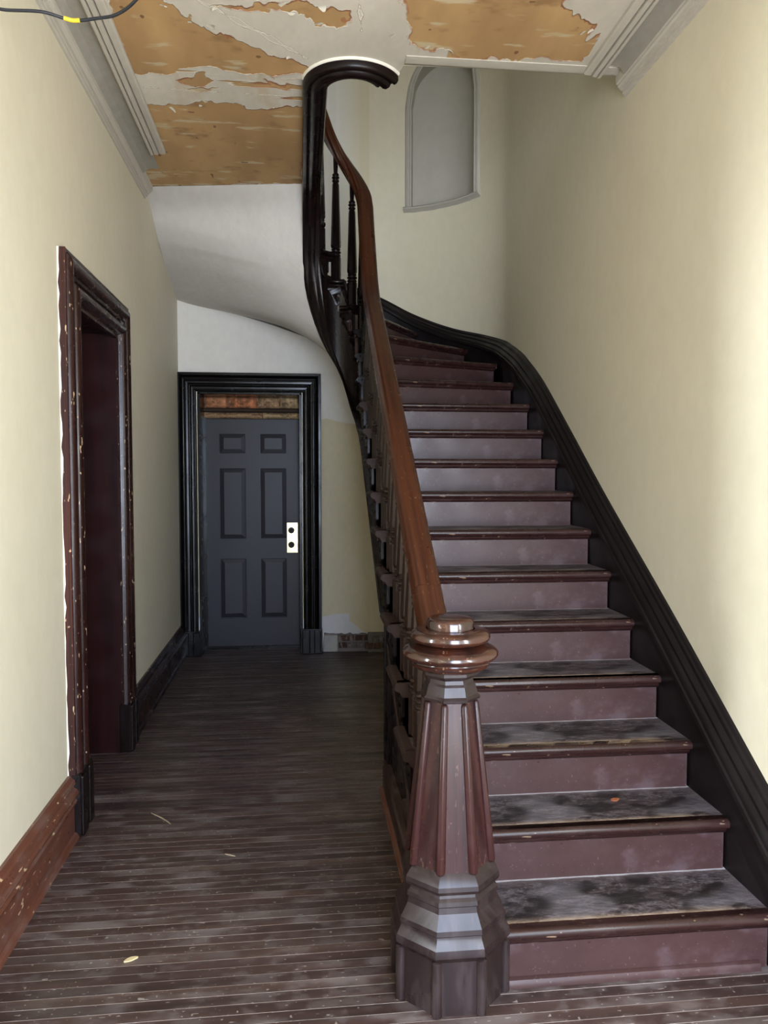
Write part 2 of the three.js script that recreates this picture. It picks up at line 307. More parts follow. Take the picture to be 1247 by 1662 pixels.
  const dens = []; for (let i = 0; i + 1 < edge.length; i++) for (let q = 0; q < 3; q++) dens.push([lerp(edge[i][0], edge[i + 1][0], q / 3), lerp(edge[i][1], edge[i + 1][1], q / 3)]); dens.push(edge[edge.length - 1]);
  const midB = (NI.b0 + NI.b1) / 2;
  const frames = dens.map(([d, y], i) => {
    const a = dens[Math.max(0, i - 1)], b = dens[Math.min(dens.length - 1, i + 1)]; let tb = (b[0] - a[0]) * NI.R / 57.3, ty = b[1] - a[1], l = Math.hypot(tb, ty); tb /= l; ty /= l;
    const o = corner(d, NI.R - 0.002); o.y = y; const along = V3(-Math.sin(d / 57.3), 0, -Math.cos(d / 57.3)), inn = V3(-Math.cos(d / 57.3), 0, Math.sin(d / 57.3));
    let U = along.clone().multiplyScalar(-ty).addScaledVector(UPV, tb); return { o, U, V: inn };
  });
  mesh('surround_moulding', sweep([[-0.004, -0.01], [-0.004, 0.016], [0.006, 0.02], [0.014, 0.012], [0.022, 0.012], [0.03, 0.022], [0.044, 0.018], [0.052, 0.006], [0.052, -0.01]], frames, { crease: 0.7 }), mNiche, niche);
  const sf = []; for (let d = NI.b0 - 4; d <= NI.b1 + 4.01; d += 1.5) { const o = corner(d, NI.R + 0.12); o.y = NI.y0 + (rnd() - 0.5) * 0.004; sf.push({ o, U: V3(-Math.cos(d / 57.3), 0, Math.sin(d / 57.3)), V: UPV }); }
  mesh('sill', sweep([[0, 0], [0.14, 0.0], [0.155, -0.01], [0.155, -0.022], [0.135, -0.032], [0.12, -0.045], [0, -0.045]], sf), mNiche, niche);
}
// back wall: primer left bare above the door and over a patch at the foot
const BD = { x0: -0.868, x1: -0.012, h: 2.235 };
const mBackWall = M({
  map: tex(1024, 1024, (u, v) => {
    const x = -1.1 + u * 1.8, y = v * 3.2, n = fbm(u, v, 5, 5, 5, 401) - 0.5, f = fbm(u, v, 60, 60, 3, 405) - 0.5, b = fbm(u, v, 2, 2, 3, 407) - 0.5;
    const cream = [210 + n * 10, 200 + n * 10, 170 + n * 12], primerWhite = [222 + n * 10, 218 + n * 10, 208 + n * 10];
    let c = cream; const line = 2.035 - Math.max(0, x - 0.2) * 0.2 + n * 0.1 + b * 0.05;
    c = mix3(c, primerWhite, sstep(-0.006, 0.006, y - line) * (y > 2.75 ? 1 - sstep(0.28, 0.56, x) : 1));  // the white also runs up the stairwell, fading out to the right
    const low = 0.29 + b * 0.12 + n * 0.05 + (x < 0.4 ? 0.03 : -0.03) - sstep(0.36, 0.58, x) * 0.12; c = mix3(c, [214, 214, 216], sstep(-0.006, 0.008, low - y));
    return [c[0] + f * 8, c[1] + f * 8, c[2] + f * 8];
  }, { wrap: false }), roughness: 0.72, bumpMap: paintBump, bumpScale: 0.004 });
{
  const low = []; for (let x = 0.58; x > 0.17; x -= 0.025) low.push([x, 0.165 + rr(-0.012, 0.01)]);
  const pts = [[-1.35, 0], [-1.35, TOP], [0.585, TOP], [0.585, 0.17], ...low, [0.165, 0], [BD.x1 + 0.01, 0], [BD.x1 + 0.01, BD.h], [BD.x0 - 0.01, BD.h], [BD.x0 - 0.01, 0]];
  const s = new THREE.Shape(pts.map(p => new THREE.Vector2(...p)));
  const g = new THREE.ExtrudeGeometry(s, { depth: 0.4, bevelEnabled: false }); g.translate(0, 0, ZB - 0.4);
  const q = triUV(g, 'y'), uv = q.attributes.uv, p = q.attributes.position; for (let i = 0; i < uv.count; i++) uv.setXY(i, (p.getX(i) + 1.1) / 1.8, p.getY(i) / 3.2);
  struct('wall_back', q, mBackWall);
  struct('added_wall_rear', boxG(-1.6, 1.9, -0.08, TOP, -7.45, -7.25), mWall);  // unseen slab added behind the back wall to stop light leaking in
}
// front wall behind the camera, with the open front door and an upstairs window
{
  const s = new THREE.Shape([[-1.4, 0], [-1.4, TOP], [1.9, TOP], [1.9, 0], [DOOR.x1, 0], [DOOR.x1, DOOR.h], [DOOR.x0, DOOR.h], [DOOR.x0, 0]].map(p => new THREE.Vector2(...p)));
  s.holes.push(new THREE.Path([[-0.85, 4.55], [-0.85, 6.45], [0.45, 6.45], [0.45, 4.55]].map(p => new THREE.Vector2(...p))));
  const g = new THREE.ExtrudeGeometry(s, { depth: 0.3, bevelEnabled: false }); g.translate(0, 0, ZF);
  struct('wall_front', triUV(g), mWall);
  struct('pavement', boxG(-8, 8, -0.3, -0.1, ZF + 0.3, 14, 'x'), M({ map: paintTex([196, 186, 168], 501, 10), roughness: 0.9 }));
}
struct('ceiling_upper', boxG(-1.6, 1.9, TOP, TOP + 0.2, -7.45, ZF + 0.3, 'x'), mSoffit);

// ceiling: old paint peeled off the brown coat in patches
const WELL = { x: 0.25, r: 0.15, zb: -5.36, zf: -3.81 };
const HOLE_R = 0.24;
const POLYS = [
  [[-0.73, -3.1], [-0.59, -3.2], [-0.47, -3.34], [-0.30, -3.48], [-0.10, -3.59], [0.02, -3.63], [0.03, -3.73], [-0.14, -3.79], [-0.39, -3.72], [-0.53, -3.76], [-0.62, -3.80], [-0.78, -3.83], [-0.78, -3.61]],
  [[-0.59, -3.86], [-0.45, -3.80], [-0.40, -3.84], [-0.48, -3.91], [-0.55, -3.90]], [[-0.56, -3.96], [-0.47, -3.92], [-0.37, -3.92], [-0.48, -3.98]], [[-0.17, -3.84], [-0.05, -3.85], [0.01, -3.90], [-0.05, -3.90]],
  [[-0.80, -4.15], [-0.59, -4.12], [-0.49, -4.08], [-0.30, -4.07], [-0.28, -4.12], [-0.15, -4.11], [-0.06, -4.07], [0.03, -4.06], [0.03, -5.12], [-0.35, -5.17], [-0.56, -5.25], [-0.75, -5.26], [-1.08, -5.34], [-1.08, -4.97], [-0.87, -4.66]],
  [[0.41, -2.9], [0.41, -3.37], [0.46, -3.44], [0.58, -3.47], [0.64, -3.49], [0.71, -3.53], [1.04, -3.51], [1.27, -3.49], [1.22, -3.31], [1.22, -3.21], [1.09, -3.10], [1.04, -2.9]],
  [[-0.33, -3.26], [-0.16, -3.21], [-0.02, -3.19], [0.19, -3.22], [0.19, -3.32], [0.15, -3.37], [0.08, -3.34], [0.01, -3.28], [-0.14, -3.25]],
  [[1.20, -3.38], [1.27, -3.30], [1.30, -3.40], [1.24, -3.46]], [[0.62, -3.5], [0.71, -3.52], [0.69, -3.57], [0.64, -3.56]]];
const CEI = { x0: -1.15, x1: 1.6, z0: -5.45, z1: -2.3 };
function polyDist(P, x, y) {                   // signed distance, inside positive
  let d = 1e9, inside = false;
  for (let i = 0, j = P.length - 1; i < P.length; j = i++) {
    const [xi, yi] = P[i], [xj, yj] = P[j];
    if ((yi > y) !== (yj > y) && x < (xj - xi) * (y - yi) / (yj - yi) + xi) inside = !inside;
    const dx = xj - xi, dy = yj - yi, t = clamp(((x - xi) * dx + (y - yi) * dy) / (dx * dx + dy * dy)), ex = x - xi - t * dx, ey = y - yi - t * dy; d = Math.min(d, ex * ex + ey * ey);
  }
  return (inside ? 1 : -1) * Math.sqrt(d);
}
const bareAt = (u, v, x, z) => {
  const n1 = fbm(u, v, 14, 12, 5, 601) - 0.5, n2 = fbm(u, v, 90, 40, 3, 605) - 0.5; let d = -1;
  const xw = x + n1 * 0.14 + n2 * 0.05, zw = z + n2 * 0.05 + (fbm(u, v, 26, 30, 4, 611) - 0.5) * 0.08;
  for (const P of POLYS) d = Math.max(d, polyDist(P, xw, zw));
  const band = Math.min(x + 0.66, 0.02 - x, z + 4.0, -3.77 - z); if (band > 0) d = Math.max(d, (fbm(u, v, 9, 60, 4, 615) - 0.66 + Math.min(0.06, band)) * 0.12);
  return d;
};
const cw = 1280, ch = 1400, bare = new Float32Array(cw * ch);
for (let j = 0; j < ch; j++) for (let i = 0; i < cw; i++) { const u = (i + 0.5) / cw, v = (j + 0.5) / ch; bare[j * cw + i] = bareAt(u, v, lerp(CEI.x0, CEI.x1, u), lerp(CEI.z0, CEI.z1, v)); }
const bAt = (u, v) => bare[Math.min(ch - 1, Math.floor(v * ch)) * cw + Math.min(cw - 1, Math.floor(u * cw))];
const mCeiling = M({
  map: tex(cw, ch, (u, v) => {
    const d = bAt(u, v), f = fbm(u, v, 120, 60, 3, 621) - 0.5, g = fbm(u, v, 10, 8, 4, 625) - 0.5, st = fbm(u, v, 30, 6, 4, 629);
    let paint = [203 + g * 26 + f * 8, 194 + g * 26 + f * 8, 178 + g * 26 + f * 10]; let tan = mix3([158, 122, 80], [198, 160, 108], fbm(u, v, 20, 8, 5, 633)); tan = mix3(tan, [118, 86, 52], sstep(0.62, 0.85, fbm(u, v, 22, 40, 4, 637)) * 0.5);
    tan = mix3(tan, [202, 190, 160], sstep(0.64, 0.76, fbm(u, v, 16, 60, 4, 641)) * 0.7);
    const spot = fbm(u, v, 60, 60, 2, 645); if (spot > 0.88) tan = mix3(tan, [92, 58, 34], 0.6);
    paint = mix3(paint, [176, 150, 110], sstep(0.62, 0.8, st) * 0.35);
    let c = mix3(paint, tan, sstep(-0.002, 0.002, d));
    if (Math.abs(d) < 0.007) c = mix3(c, [150, 84, 56], 0.5 * sstep(0.52, 0.62, fbm(u, v, 26, 26, 3, 649)));
    const x = lerp(CEI.x0, CEI.x1, u), z = lerp(CEI.z0, CEI.z1, v); for (const [ax, az, bx, bz] of [[-0.42, -3.2, 0.03, -3.6], [0.2, -2.9, 0.26, -3.36], [-0.75, -3.95, -0.02, -3.97]]) { const t = clamp(((x - ax) * (bx - ax) + (z - az) * (bz - az)) / ((bx - ax) ** 2 + (bz - az) ** 2)), q = Math.hypot(x - ax - t * (bx - ax), z - az - t * (bz - az) ) + (fbm(u, v, 40, 40, 4, 661) - 0.5) * 0.05; if (Math.abs(q - 0.005) < 0.0022 && d < 0) c = [232, 226, 210]; else if (q > 0.007 && q < 0.0095 && d < 0) c = mix3(c, [120, 92, 66], 0.5); }
    if (d < -0.002 && d > -0.006) c = mix3(c, [236, 230, 214], 0.6 * sstep(0.45, 0.6, fbm(u, v, 50, 50, 2, 651)));
    return c;
  }, { wrap: false }), roughness: 0.85,
  bumpMap: tex(cw, ch, (u, v) => { const d = bAt(u, v); return 0.55 - 0.5 * sstep(-0.003, 0.001, d) + 0.2 * (fbm(u, v, 60, 50, 4, 655) - 0.5) + 0.12 * sstep(-0.012, -0.003, d) * (1 - sstep(-0.003, 0.001, d)); }, { srgb: false, wrap: false }), bumpScale: 0.006 });
const ceilingOutline = r => {
  const p = []; p.push([xl(-5.29) - 0.03, -5.29], [WELL.x - r, -5.13], [WELL.x - r, WELL.zf]);
  for (let d = 180; d >= 30; d -= 6) p.push([WELL.x + r * Math.cos(d / 57.2958), WELL.zf + r * Math.sin(d / 57.2958)]);
  p.push([WELL.x + r * 0.866 + 0.015, -3.62], [1.55, -3.58], [1.55, ZF], [-1.1, ZF]); return p;
};
{
  const sh = new THREE.Shape(ceilingOutline(HOLE_R).map(([x, z]) => new THREE.Vector2(x, z)));
  const g = new THREE.ExtrudeGeometry(sh, { depth: 0.018, bevelEnabled: false }); g.rotateX(Math.PI / 2); g.translate(0, H + 0.018, 0);
  const p = g.attributes.position, q = triUV(g), pp = q.attributes.position, uv = q.attributes.uv; for (let i = 0; i < uv.count; i++) uv.setXY(i, (pp.getX(i) - CEI.x0) / (CEI.x1 - CEI.x0), (pp.getZ(i) - CEI.z0) / (CEI.z1 - CEI.z0));
  struct('ceiling', q, mCeiling);
  const flakeMat = M({ map: paintTex([222, 214, 196], 671, 8), roughness: 0.85 }), cei = scene.getObjectByName('ceiling');
  for (let i = 0; i < 26; i++) {               // curling flakes of paint that hang on along the peeled edges
    const P = POLYS[[0, 4, 5, 6][i % 4]], k = Math.floor(rnd() * P.length), a = P[k], b = P[(k + 1) % P.length], t = rnd(), x = lerp(a[0], b[0], t) + rr(-0.02, 0.02), z = lerp(a[1], b[1], t) + rr(-0.02, 0.02);
    if (z > -3.02 || x < -0.74 || (z < -5.1)) continue; const L = rr(0.015, 0.05), W = rr(0.012, 0.035), an = rr(0, 6.28), curl = rr(0.3, 0.9), rows = [];
    for (let q = 0; q <= 5; q++) { const f = q / 5, w = W * (1 - f * f * 0.85) / 2; rows.push([-1, -0.3, 0.4, 1].map((e, m) => V3(L * f * Math.cos(curl * f), -L * f * Math.sin(curl * f) * 0.55, e * w + (m % 2 ? 0.002 : -0.002)))); }
    const fl = mesh('paint_flake', loft(rows, { closed: false, crease: 1 }), flakeMat, cei); fl.position.set(x, H - 0.0006, z); fl.rotation.y = an;
  }
  // floor of the landing above, with its edge at the stairwell
  const up = [[-1.1, -4.72], [0.08, -4.72], [0.08, WELL.zf]]; for (let d = 180; d >= 38; d -= 8) up.push([WELL.x + 0.17 * Math.cos(d / 57.2958), WELL.zf + 0.17 * Math.sin(d / 57.2958)]);
  up.push([0.40, -3.64], [1.55, -3.62], [1.55, ZF], [-1.1, ZF]);
  const s2 = new THREE.Shape(up.map(([x, z]) => new THREE.Vector2(x, z))), g2 = new THREE.ExtrudeGeometry(s2, { depth: 0.4, bevelEnabled: false }); g2.rotateX(Math.PI / 2); g2.translate(0, 3.85, 0);
  struct('floor_upper', triUV(g2, 'x'), mWhite);
  // rounded plaster edge of the opening over the lower flight
  const fr = [0.475, 0.9, 1.552].map(x => ({ o: V3(x, H, -3.58), U: V3(0, 0, -1), V: UPV }));
  struct('trim_5', sweep([[-0.05, 0.004], [-0.05, -0.004], [0, -0.008], [0.02, -0.005], [0.035, 0.012], [0.042, 0.05], [0.0, 0.05]], fr, { crease: 0.8 }), mCornice);
}
// soffit of the stair: a warped plaster underside from the ceiling down to the floor behind
const yBottomTable = [[2.8, 0], [2.9, 1.78], [3.16, 1.865], [3.21, 1.905], [3.265, 1.975], [3.317, 2.10], [3.396, 2.31], [3.475, 2.51], [3.527, 2.67], [3.58, 2.83], [3.631, 2.99], [3.76, 3.20], [3.86, 3.31], [3.96, 3.365], [4.1, 3.385]];
const nosingLine = z => 0.182 + (-z - 2.192) * 0.6894;
const yBottom = s => s < 2.7 ? nosingLine(-(2.2 + s)) - 0.37 : s > 4.1 ? 3.385 : interp([[2.5, nosingLine(-4.7) - 0.37], [2.7, nosingLine(-4.9) - 0.37], ...yBottomTable.slice(1)], s);
{
  const arc = (a, r = 0.235) => [WELL.x + r * Math.cos(a / 57.2958), WELL.zb - r * Math.sin(a / 57.2958)], yb = a => yBottom(3.16 + WELL.r * a / 57.2958) + 0.012;
  const rows = [[[0.01, 3.43, -5.13], [-1.02, 3.43, -5.29]], [[0.012, 3.30, -5.26], [-1.02, 3.36, -5.51]]];
  const outer = { 180: [-1.02, 3.28, -5.65], 165: [-1.02, 3.206, -5.8], 150: [-1.025, 3.11, -6.12], 135: [-1.03, 2.995, -6.65], 120: [-0.6, 2.90, -6.65], 105: [-0.2, 2.81, -6.65], 90: [0.236, 2.71, -6.65], 70: [0.7, 2.56, -6.64], 50: [1.15, 2.35, -6.46], 25: [1.5, 2.05, -5.95], 0: [1.53, 1.86, -5.36] };
  for (const a of [180, 165, 150, 135, 120, 105, 90, 70, 50, 25, 0]) { const [x, z] = arc(a); rows.push([[x, yb(a), z], outer[a]]); }
  for (const z of [-4.9, -4.2, -3.5, -2.85]) rows.push([[0.45, nosingLine(z) - 0.36, z], [1.53, nosingLine(z) - 0.36, z]]);
  const fine = []; const cv = [0, 1].map(k => new THREE.CatmullRomCurve3(rows.map(r => V3(...r[k])), false, 'centripetal'));
  const uOf = i => i / (rows.length - 1);
  for (let i = 0; i < rows.length - 1; i++) for (let q = 0; q < 5; q++) { const t = uOf(i + q / 5), a = cv[0].getPoint(t), b = cv[1].getPoint(t); const ring = []; for (let w = 0; w <= 10; w++) { const p = a.clone().lerp(b, w / 10); p.y += 0.022 * Math.sin(w / 10 * Math.PI) * sstep(1, 4, i) * (1 - sstep(9, 12, i)); ring.push(p); } fine.push(ring); }
  const so = struct('ceiling_soffit', loft(fine, { closed: false, crease: 1.2 }), mSoffit);
}
// cornices: a stepped wall band, a shallow cove and a grooved ceiling band, broken off unevenly at the stair end
function cornice(names, sgn, x, z0, ends, drop, proj) {
  const bands = [[[0, 0.02], [0, -1], [0.06, -1], [0.075, -0.88], [0.10, -0.88], [0.105, -0.72], [0.15, -0.72], [0.165, -0.62], [0.20, -0.56], [0.205, -0.46], [0.24, -0.44], [0.25, 0.02]],
    [[0.24, 0.02], [0.24, -0.46], [0.29, -0.32], [0.36, -0.16], [0.46, -0.09], [0.62, -0.09], [0.66, 0.02]],
    [[0.62, 0.02], [0.62, -0.30], [0.645, -0.36], [0.70, -0.36], [0.705, -0.14], [0.725, -0.14], [0.73, -0.32], [0.82, -0.32], [0.825, -0.1], [0.85, -0.1], [0.855, -0.25], [0.97, -0.25], [1, -0.18], [1, 0.02]]];
  bands.forEach((P, b) => {
    const fr = [], n = 10; for (let i = 0; i <= n; i++) { const z = lerp(z0, ends[b], i / n); fr.push({ o: V3(x(z), H + 0.002, z), U: V3(sgn, 0, 0), V: UPV }); }
    struct(names[b], sweep(P.map(([u, v]) => [u * proj, v * drop]), fr, { crease: 0.35 }), b === 1 ? mCoveShaded : mCornice);
  });
}
cornice(['trim_1', 'trim_8', 'trim_9'], 1, z => xl(z) - 0.004, ZF, [-5.27, -4.96, -4.7], 0.085, 0.235);
cornice(['trim_2', 'trim_10', 'trim_11'], -1, () => XR + 0.003, ZF, [-3.6, -3.5, -3.57], 0.10, 0.22);

// ---------------------------------------------------------------- door casings
function casing(parent, x0, x1, h, plinth, W, prof, mat, edge) {
  const U = (a, b) => V3(a, b, 0), Vz = V3(0, 0, 1);
  mesh('side_casing', sweep(prof, [{ o: V3(x0, plinth, 0), U: U(-1, 0), V: Vz }, { o: V3(x0, h, 0), U: U(-1, 1), V: Vz }], { crease: 0.5 }), mat, parent);
  mesh('head_casing', sweep(prof, [{ o: V3(x0, h, 0), U: U(-1, 1), V: Vz }, { o: V3(x1, h, 0), U: U(1, 1), V: Vz }], { crease: 0.5 }), mat, parent);
  mesh('side_casing', sweep(prof, [{ o: V3(x1, plinth, 0), U: U(1, 0), V: Vz }, { o: V3(x1, h, 0), U: U(1, 1), V: Vz }], { crease: 0.5 }), mat, parent);
  if (edge) for (const [x, d] of [[x0 - W, -1], [x1 + W, 1]]) { const o = []; const n = 46; for (let i = 0; i <= n; i++) o.push({ o: V3(x, lerp(plinth, h + W, i / n), 0), U: V3(d, 0, 0), V: V3(0, 0, 1) }); mesh('outer_edge', sweep([[-0.001, -0.005], [0.004, -0.005], [0.004, 0.03], [-0.001, 0.033]], [o[0], o[n]]), mCasingEdge, parent); mesh('paint_line', loft(o.map(f => { const w = Math.max(0.0003, rr(-0.003, 0.003)), t = rr(0.001, 0.009); return [[0, -0.005], [0.004 + w, -0.005], [0.004 + w, 0.002], [0.0045, t], [0, t]].map(([u, v]) => f.o.clone().addScaledVector(f.U, u).addScaledVector(f.V, v)); }), { crease: 0.5 }), mWhite, parent); }
  for (const [a, b] of [[x0 - W - 0.004, x0 + 0.004], [x1 - 0.004, x1 + W + 0.004]]) {
    mesh('plinth_block', merge([boxG(a, b, 0, plinth, -0.01, 0.05, 'y', 0.004), boxG(a + 0.012, a + 0.08, 0, plinth - 0.008, 0.03, 0.062, 'y', 0.008), boxG(b - 0.07, b - 0.012, 0, plinth - 0.008, 0.03, 0.058, 'y', 0.008)]), edge ? mDark : mat, parent);
  }
}
const bead = (u, r, v0, n = 7) => Array.from({ length: n }, (_, i) => [u - r * Math.cos(i / (n - 1) * Math.PI), v0 + r * Math.sin(i / (n - 1) * Math.PI)]);
const PROF_L = [[0, -0.01], [0, 0.014], [0.018, 0.014], [0.02, 0.022], ...bead(0.052, 0.029, 0.022, 11), [0.084, 0.018], [0.09, 0.014], [0.1, 0.014], [0.103, 0.026], [0.112, 0.03], [0.118, 0.02], ...bead(0.152, 0.03, 0.022, 11), [0.184, 0.02], [0.186, 0.032], [0.198, 0.032], [0.2, 0.028], [0.2, -0.01]];
{
  const cas = structGroup('trim_4'); onLeft(cas);
  const inner = new THREE.Group(); inner.name = 'door_casing'; inner.rotation.y = Math.PI / 2; cas.add(inner);     // local x -> -z of the wall
  casing(inner, -LD.z1, -LD.z0, LD.h - 0.02, 0.27, 0.2, PROF_L, mCasing, true);
  const d = structGroup('door_2'); onLeft(d);
  mesh('jamb', boxG(-0.31, 0.004, 0, LD.h, LD.z0 - 0.018, LD.z0 + 0.001), mMaroon, d);
  mesh('jamb', boxG(-0.31, 0.004, 0, LD.h, LD.z1 - 0.001, LD.z1 + 0.018), mDark, d);
  mesh('head_jamb', boxG(-0.31, 0.004, LD.h - 0.001, LD.h + 0.018, LD.z0 - 0.018, LD.z1 + 0.018, 'z'), mDark, d);
  mesh('stop', boxG(-0.25, -0.235, 0, LD.h - 0.001, LD.z0 + 0.001, LD.z0 + 0.014), mDark, d);
  mesh('leaf', boxG(-0.305, -0.262, 0.005, LD.h - 0.006, LD.z0 + 0.003, LD.z1 - 0.003, 'y', 0.002), mMaroon, d);
  for (const [a, b] of [[0.2, 0.9], [1.05, 2.1]]) for (const k of [0, 1]) { const z0 = LD.z0 + 0.11 + k * 0.32; mesh('panel', boxG(-0.268, -0.254, a, b, z0, z0 + 0.26, 'y', 0.006), mDark, d); }
}
const PROF_B = [[0, -0.05], [0, -0.012], [0.006, -0.006], [0.02, -0.004], [0.022, 0.004], ...bead(0.034, 0.009, 0.006), [0.046, 0.006], [0.06, 0.008], [0.064, 0.018], ...bead(0.076, 0.01, 0.02), [0.09, 0.016], [0.105, 0.018], [0.112, 0.026], ...bead(0.128, 0.013, 0.026), [0.145, 0.03], [0.15, 0.042], [0.155, 0.048], [0.172, 0.048], [0.177, 0.04], [0.177, -0.01]];
{
  const cas = structGroup('trim_6'); cas.position.set(0, 0, ZB);
  casing(cas, BD.x0 + 0.005, BD.x1 - 0.005, BD.h - 0.015, 0.215, 0.177, PROF_B, mBlack);
  mesh('jamb_lining', boxG(BD.x0 - 0.012, BD.x0 + 0.014, 0, BD.h, -0.3, 0, 'y', 0.002), mBlack, cas);
  mesh('jamb_lining', boxG(BD.x1 - 0.014, BD.x1 + 0.012, 0, BD.h, -0.3, 0, 'y', 0.002), mBlack, cas);
  mesh('head_lining', boxG(BD.x0 - 0.01, BD.x1 + 0.01, BD.h - 0.014, BD.h + 0.012, -0.3, 0, 'x', 0.002), mBlack, cas);
}
// the six-panel door at the end of the hall
{
  const door = structGroup('door_1'); door.position.set(0, 0, -6.9);
  const X0 = -0.838, X1 = -0.026, Y0 = 0.012, Y1 = 2.028;
  const PAN = []; for (const [y0, y1] of [[1.725, 1.905], [0.972, 1.603], [0.268, 0.802]]) PAN.push([-0.728, -0.494, y0, y1], [-0.373, -0.138, y0, y1]);
  const face = new THREE.Shape([[X0, Y0], [X1, Y0], [X1, Y1], [X0, Y1]].map(p => new THREE.Vector2(...p)));
  for (const [a, b, c, d] of PAN) face.holes.push(new THREE.Path([[a, c], [a, d], [b, d], [b, c]].map(p => new THREE.Vector2(...p))));
  mesh('leaf', merge([(g => (g.translate(0, 0, -0.014), g))(extr(face, 0.014)), boxG(X0, X1, Y0, Y1, -0.045, -0.013)]), mDoor, door);
  for (const [a, b, c, d] of PAN) {
    const ring = (i, z) => [V3(a + i, c + i, z), V3(b - i, c + i, z), V3(b - i, d - i, z), V3(a + i, d - i, z)];
    mesh('panel', loft([ring(0.006, -0.0132), ring(0.01, -0.010), ring(0.042, -0.002), ring(0.044, -0.002)], { crease: 0.2 }), mDoor, door);
  }
  mesh('frame_stop', merge([boxG(-0.86, X0 + 0.001, 0, 2.045, -0.06, 0.012, 'y'), boxG(X1 - 0.001, -0.02, 0, 2.045, -0.06, 0.012, 'y')]), mBlack, door);
  mesh('sill', boxG(-0.86, -0.02, -0.01, 0.02, -0.08, 0.05, 'x', 0.004), mBlack, door);
  const lock = mesh('lock_plate', boxG(-0.140, -0.044, 0.847, 1.115, 0, 0.0035, 'y', 0.0015), mBrass, door);
  lock.userData.label = 'brass lock plate';
  for (const y of [1.047, 0.918]) {
    const prof = [[0, 0.012], [0.008, 0.012], [0.009, 0.016], [0.02, 0.016], [0.026, 0.011], [0.028, 0.0]].map(p => new THREE.Vector2(...p));
    const g = new THREE.LatheGeometry(prof.reverse(), 28); g.rotateX(Math.PI / 2); g.translate(-0.101, y, 0.003); mesh('lock_cylinder', g, mKnob, lock);
  }
}
// rough fill over the door
{
  const mFill = [[226, 152, 104], [238, 150, 100], [214, 170, 124], [214, 180, 132]].map((c, i) => M({ map: tex(256, 128, (u, v) => { const f = fbm(u, v, 8, 6, 5, 701 + i * 9), k = fbm(u, v, 30, 20, 3, 705 + i * 9); let q = mix3(mul3(c, 0.45), mul3(c, 1.15), f * 0.6 + k * 0.4); return mix3(q, [90, 64, 44], sstep(0.58, 0.75, fbm(u, v, 6, 5, 4, 709 + i)) * 0.6); }, { su: 0.3, sv: 0.22 }), roughness: 1 }));
  const fill = thing('rough_fill', 'rough orange brown masonry fill packed between the grey door and its black casing', 'masonry fill', null, [0, 0, -6.9]);
  function lump(x0, x1, y0, y1, z, s) {
    const g = new THREE.BoxGeometry(x1 - x0, y1 - y0, 0.07, 14, 8, 1); g.translate((x0 + x1) / 2, (y0 + y1) / 2, z - 0.035); const p = g.attributes.position;
    for (let i = 0; i < p.count; i++) if (p.getZ(i) > z - 0.01) { const x = p.getX(i), y = p.getY(i), e = Math.min((x - x0) * 2.5, (x1 - x) * 2.5, y - y0, y1 - y); p.setZ(i, z + 0.035 * (fbm(x * 2 + 9, y * 3 + 9, 7, 9, 4, s) - 0.5) - 0.028 * (1 - sstep(0, 0.016, e))); }
    g.computeVertexNormals(); return triUV(g, 'y');
  }
  mesh('mortar', boxG(-0.858, -0.02, 2.03, 2.225, -0.09, -0.05, 'x'), M({ color: '#2c2119', roughness: 1 }), fill);
  [-0.856, -0.60, -0.40, -0.19, -0.024].forEach((x, i, a) => i < 4 && mesh('stone', lump(x + 0.0005, a[i + 1] - 0.0005, 2.128, 2.222, 0.0, 720 + i), mFill[i], fill));
  mesh('lath', merge([boxG(-0.856, -0.022, 2.094, 2.118, -0.05, 0.016, 'x', 0.003)]), M({ map: grainTex([82, 58, 40], [52, 38, 28], [120, 90, 62], 741), roughness: 0.9 }), fill);
  [-0.856, -0.35, -0.024].forEach((x, i, a) => i < 2 && mesh('stone', lump(x + 0.003, a[i + 1] - 0.003, 2.036, 2.086, 0.006, 730 + i), mFill[2 + i], fill));
}
// baseboards
const PROF_BASE = [[0, 0], [0.024, 0], [0.024, 0.15], [0.034, 0.152], [0.037, 0.163], [0.03, 0.171], [0.028, 0.178], [0.04, 0.186], [0.045, 0.198], [0.038, 0.211], [0.024, 0.22], [0.023, 0.228], [0.031, 0.235], [0.029, 0.25], [0.015, 0.262], [0.012, 0.27], [0, 0.27]];
const PROF_SHOE = [[0, 0], [0.042, 0], [0.041, 0.008], [0.036, 0.018], [0.026, 0.024], [0, 0.024]];
function baseboard(name, z0, z1, mat) {
  const g = structGroup(name); onLeft(g); const fr = [z0, z1].map(z => ({ o: V3(0, 0, z), U: V3(1, 0, 0), V: UPV }));
  mesh('board', sweep(PROF_BASE, fr, { crease: 0.4 }), mat, g); mesh('shoe', sweep(PROF_SHOE, fr, { crease: 0.5 }), mat, g);
}
baseboard('baseboard_left', PARLOUR.z0 - 0.02, LD.z1 + 0.205, mBase);
baseboard('baseboard_left_2', LD.z0 - 0.205, ZB, mCasing);
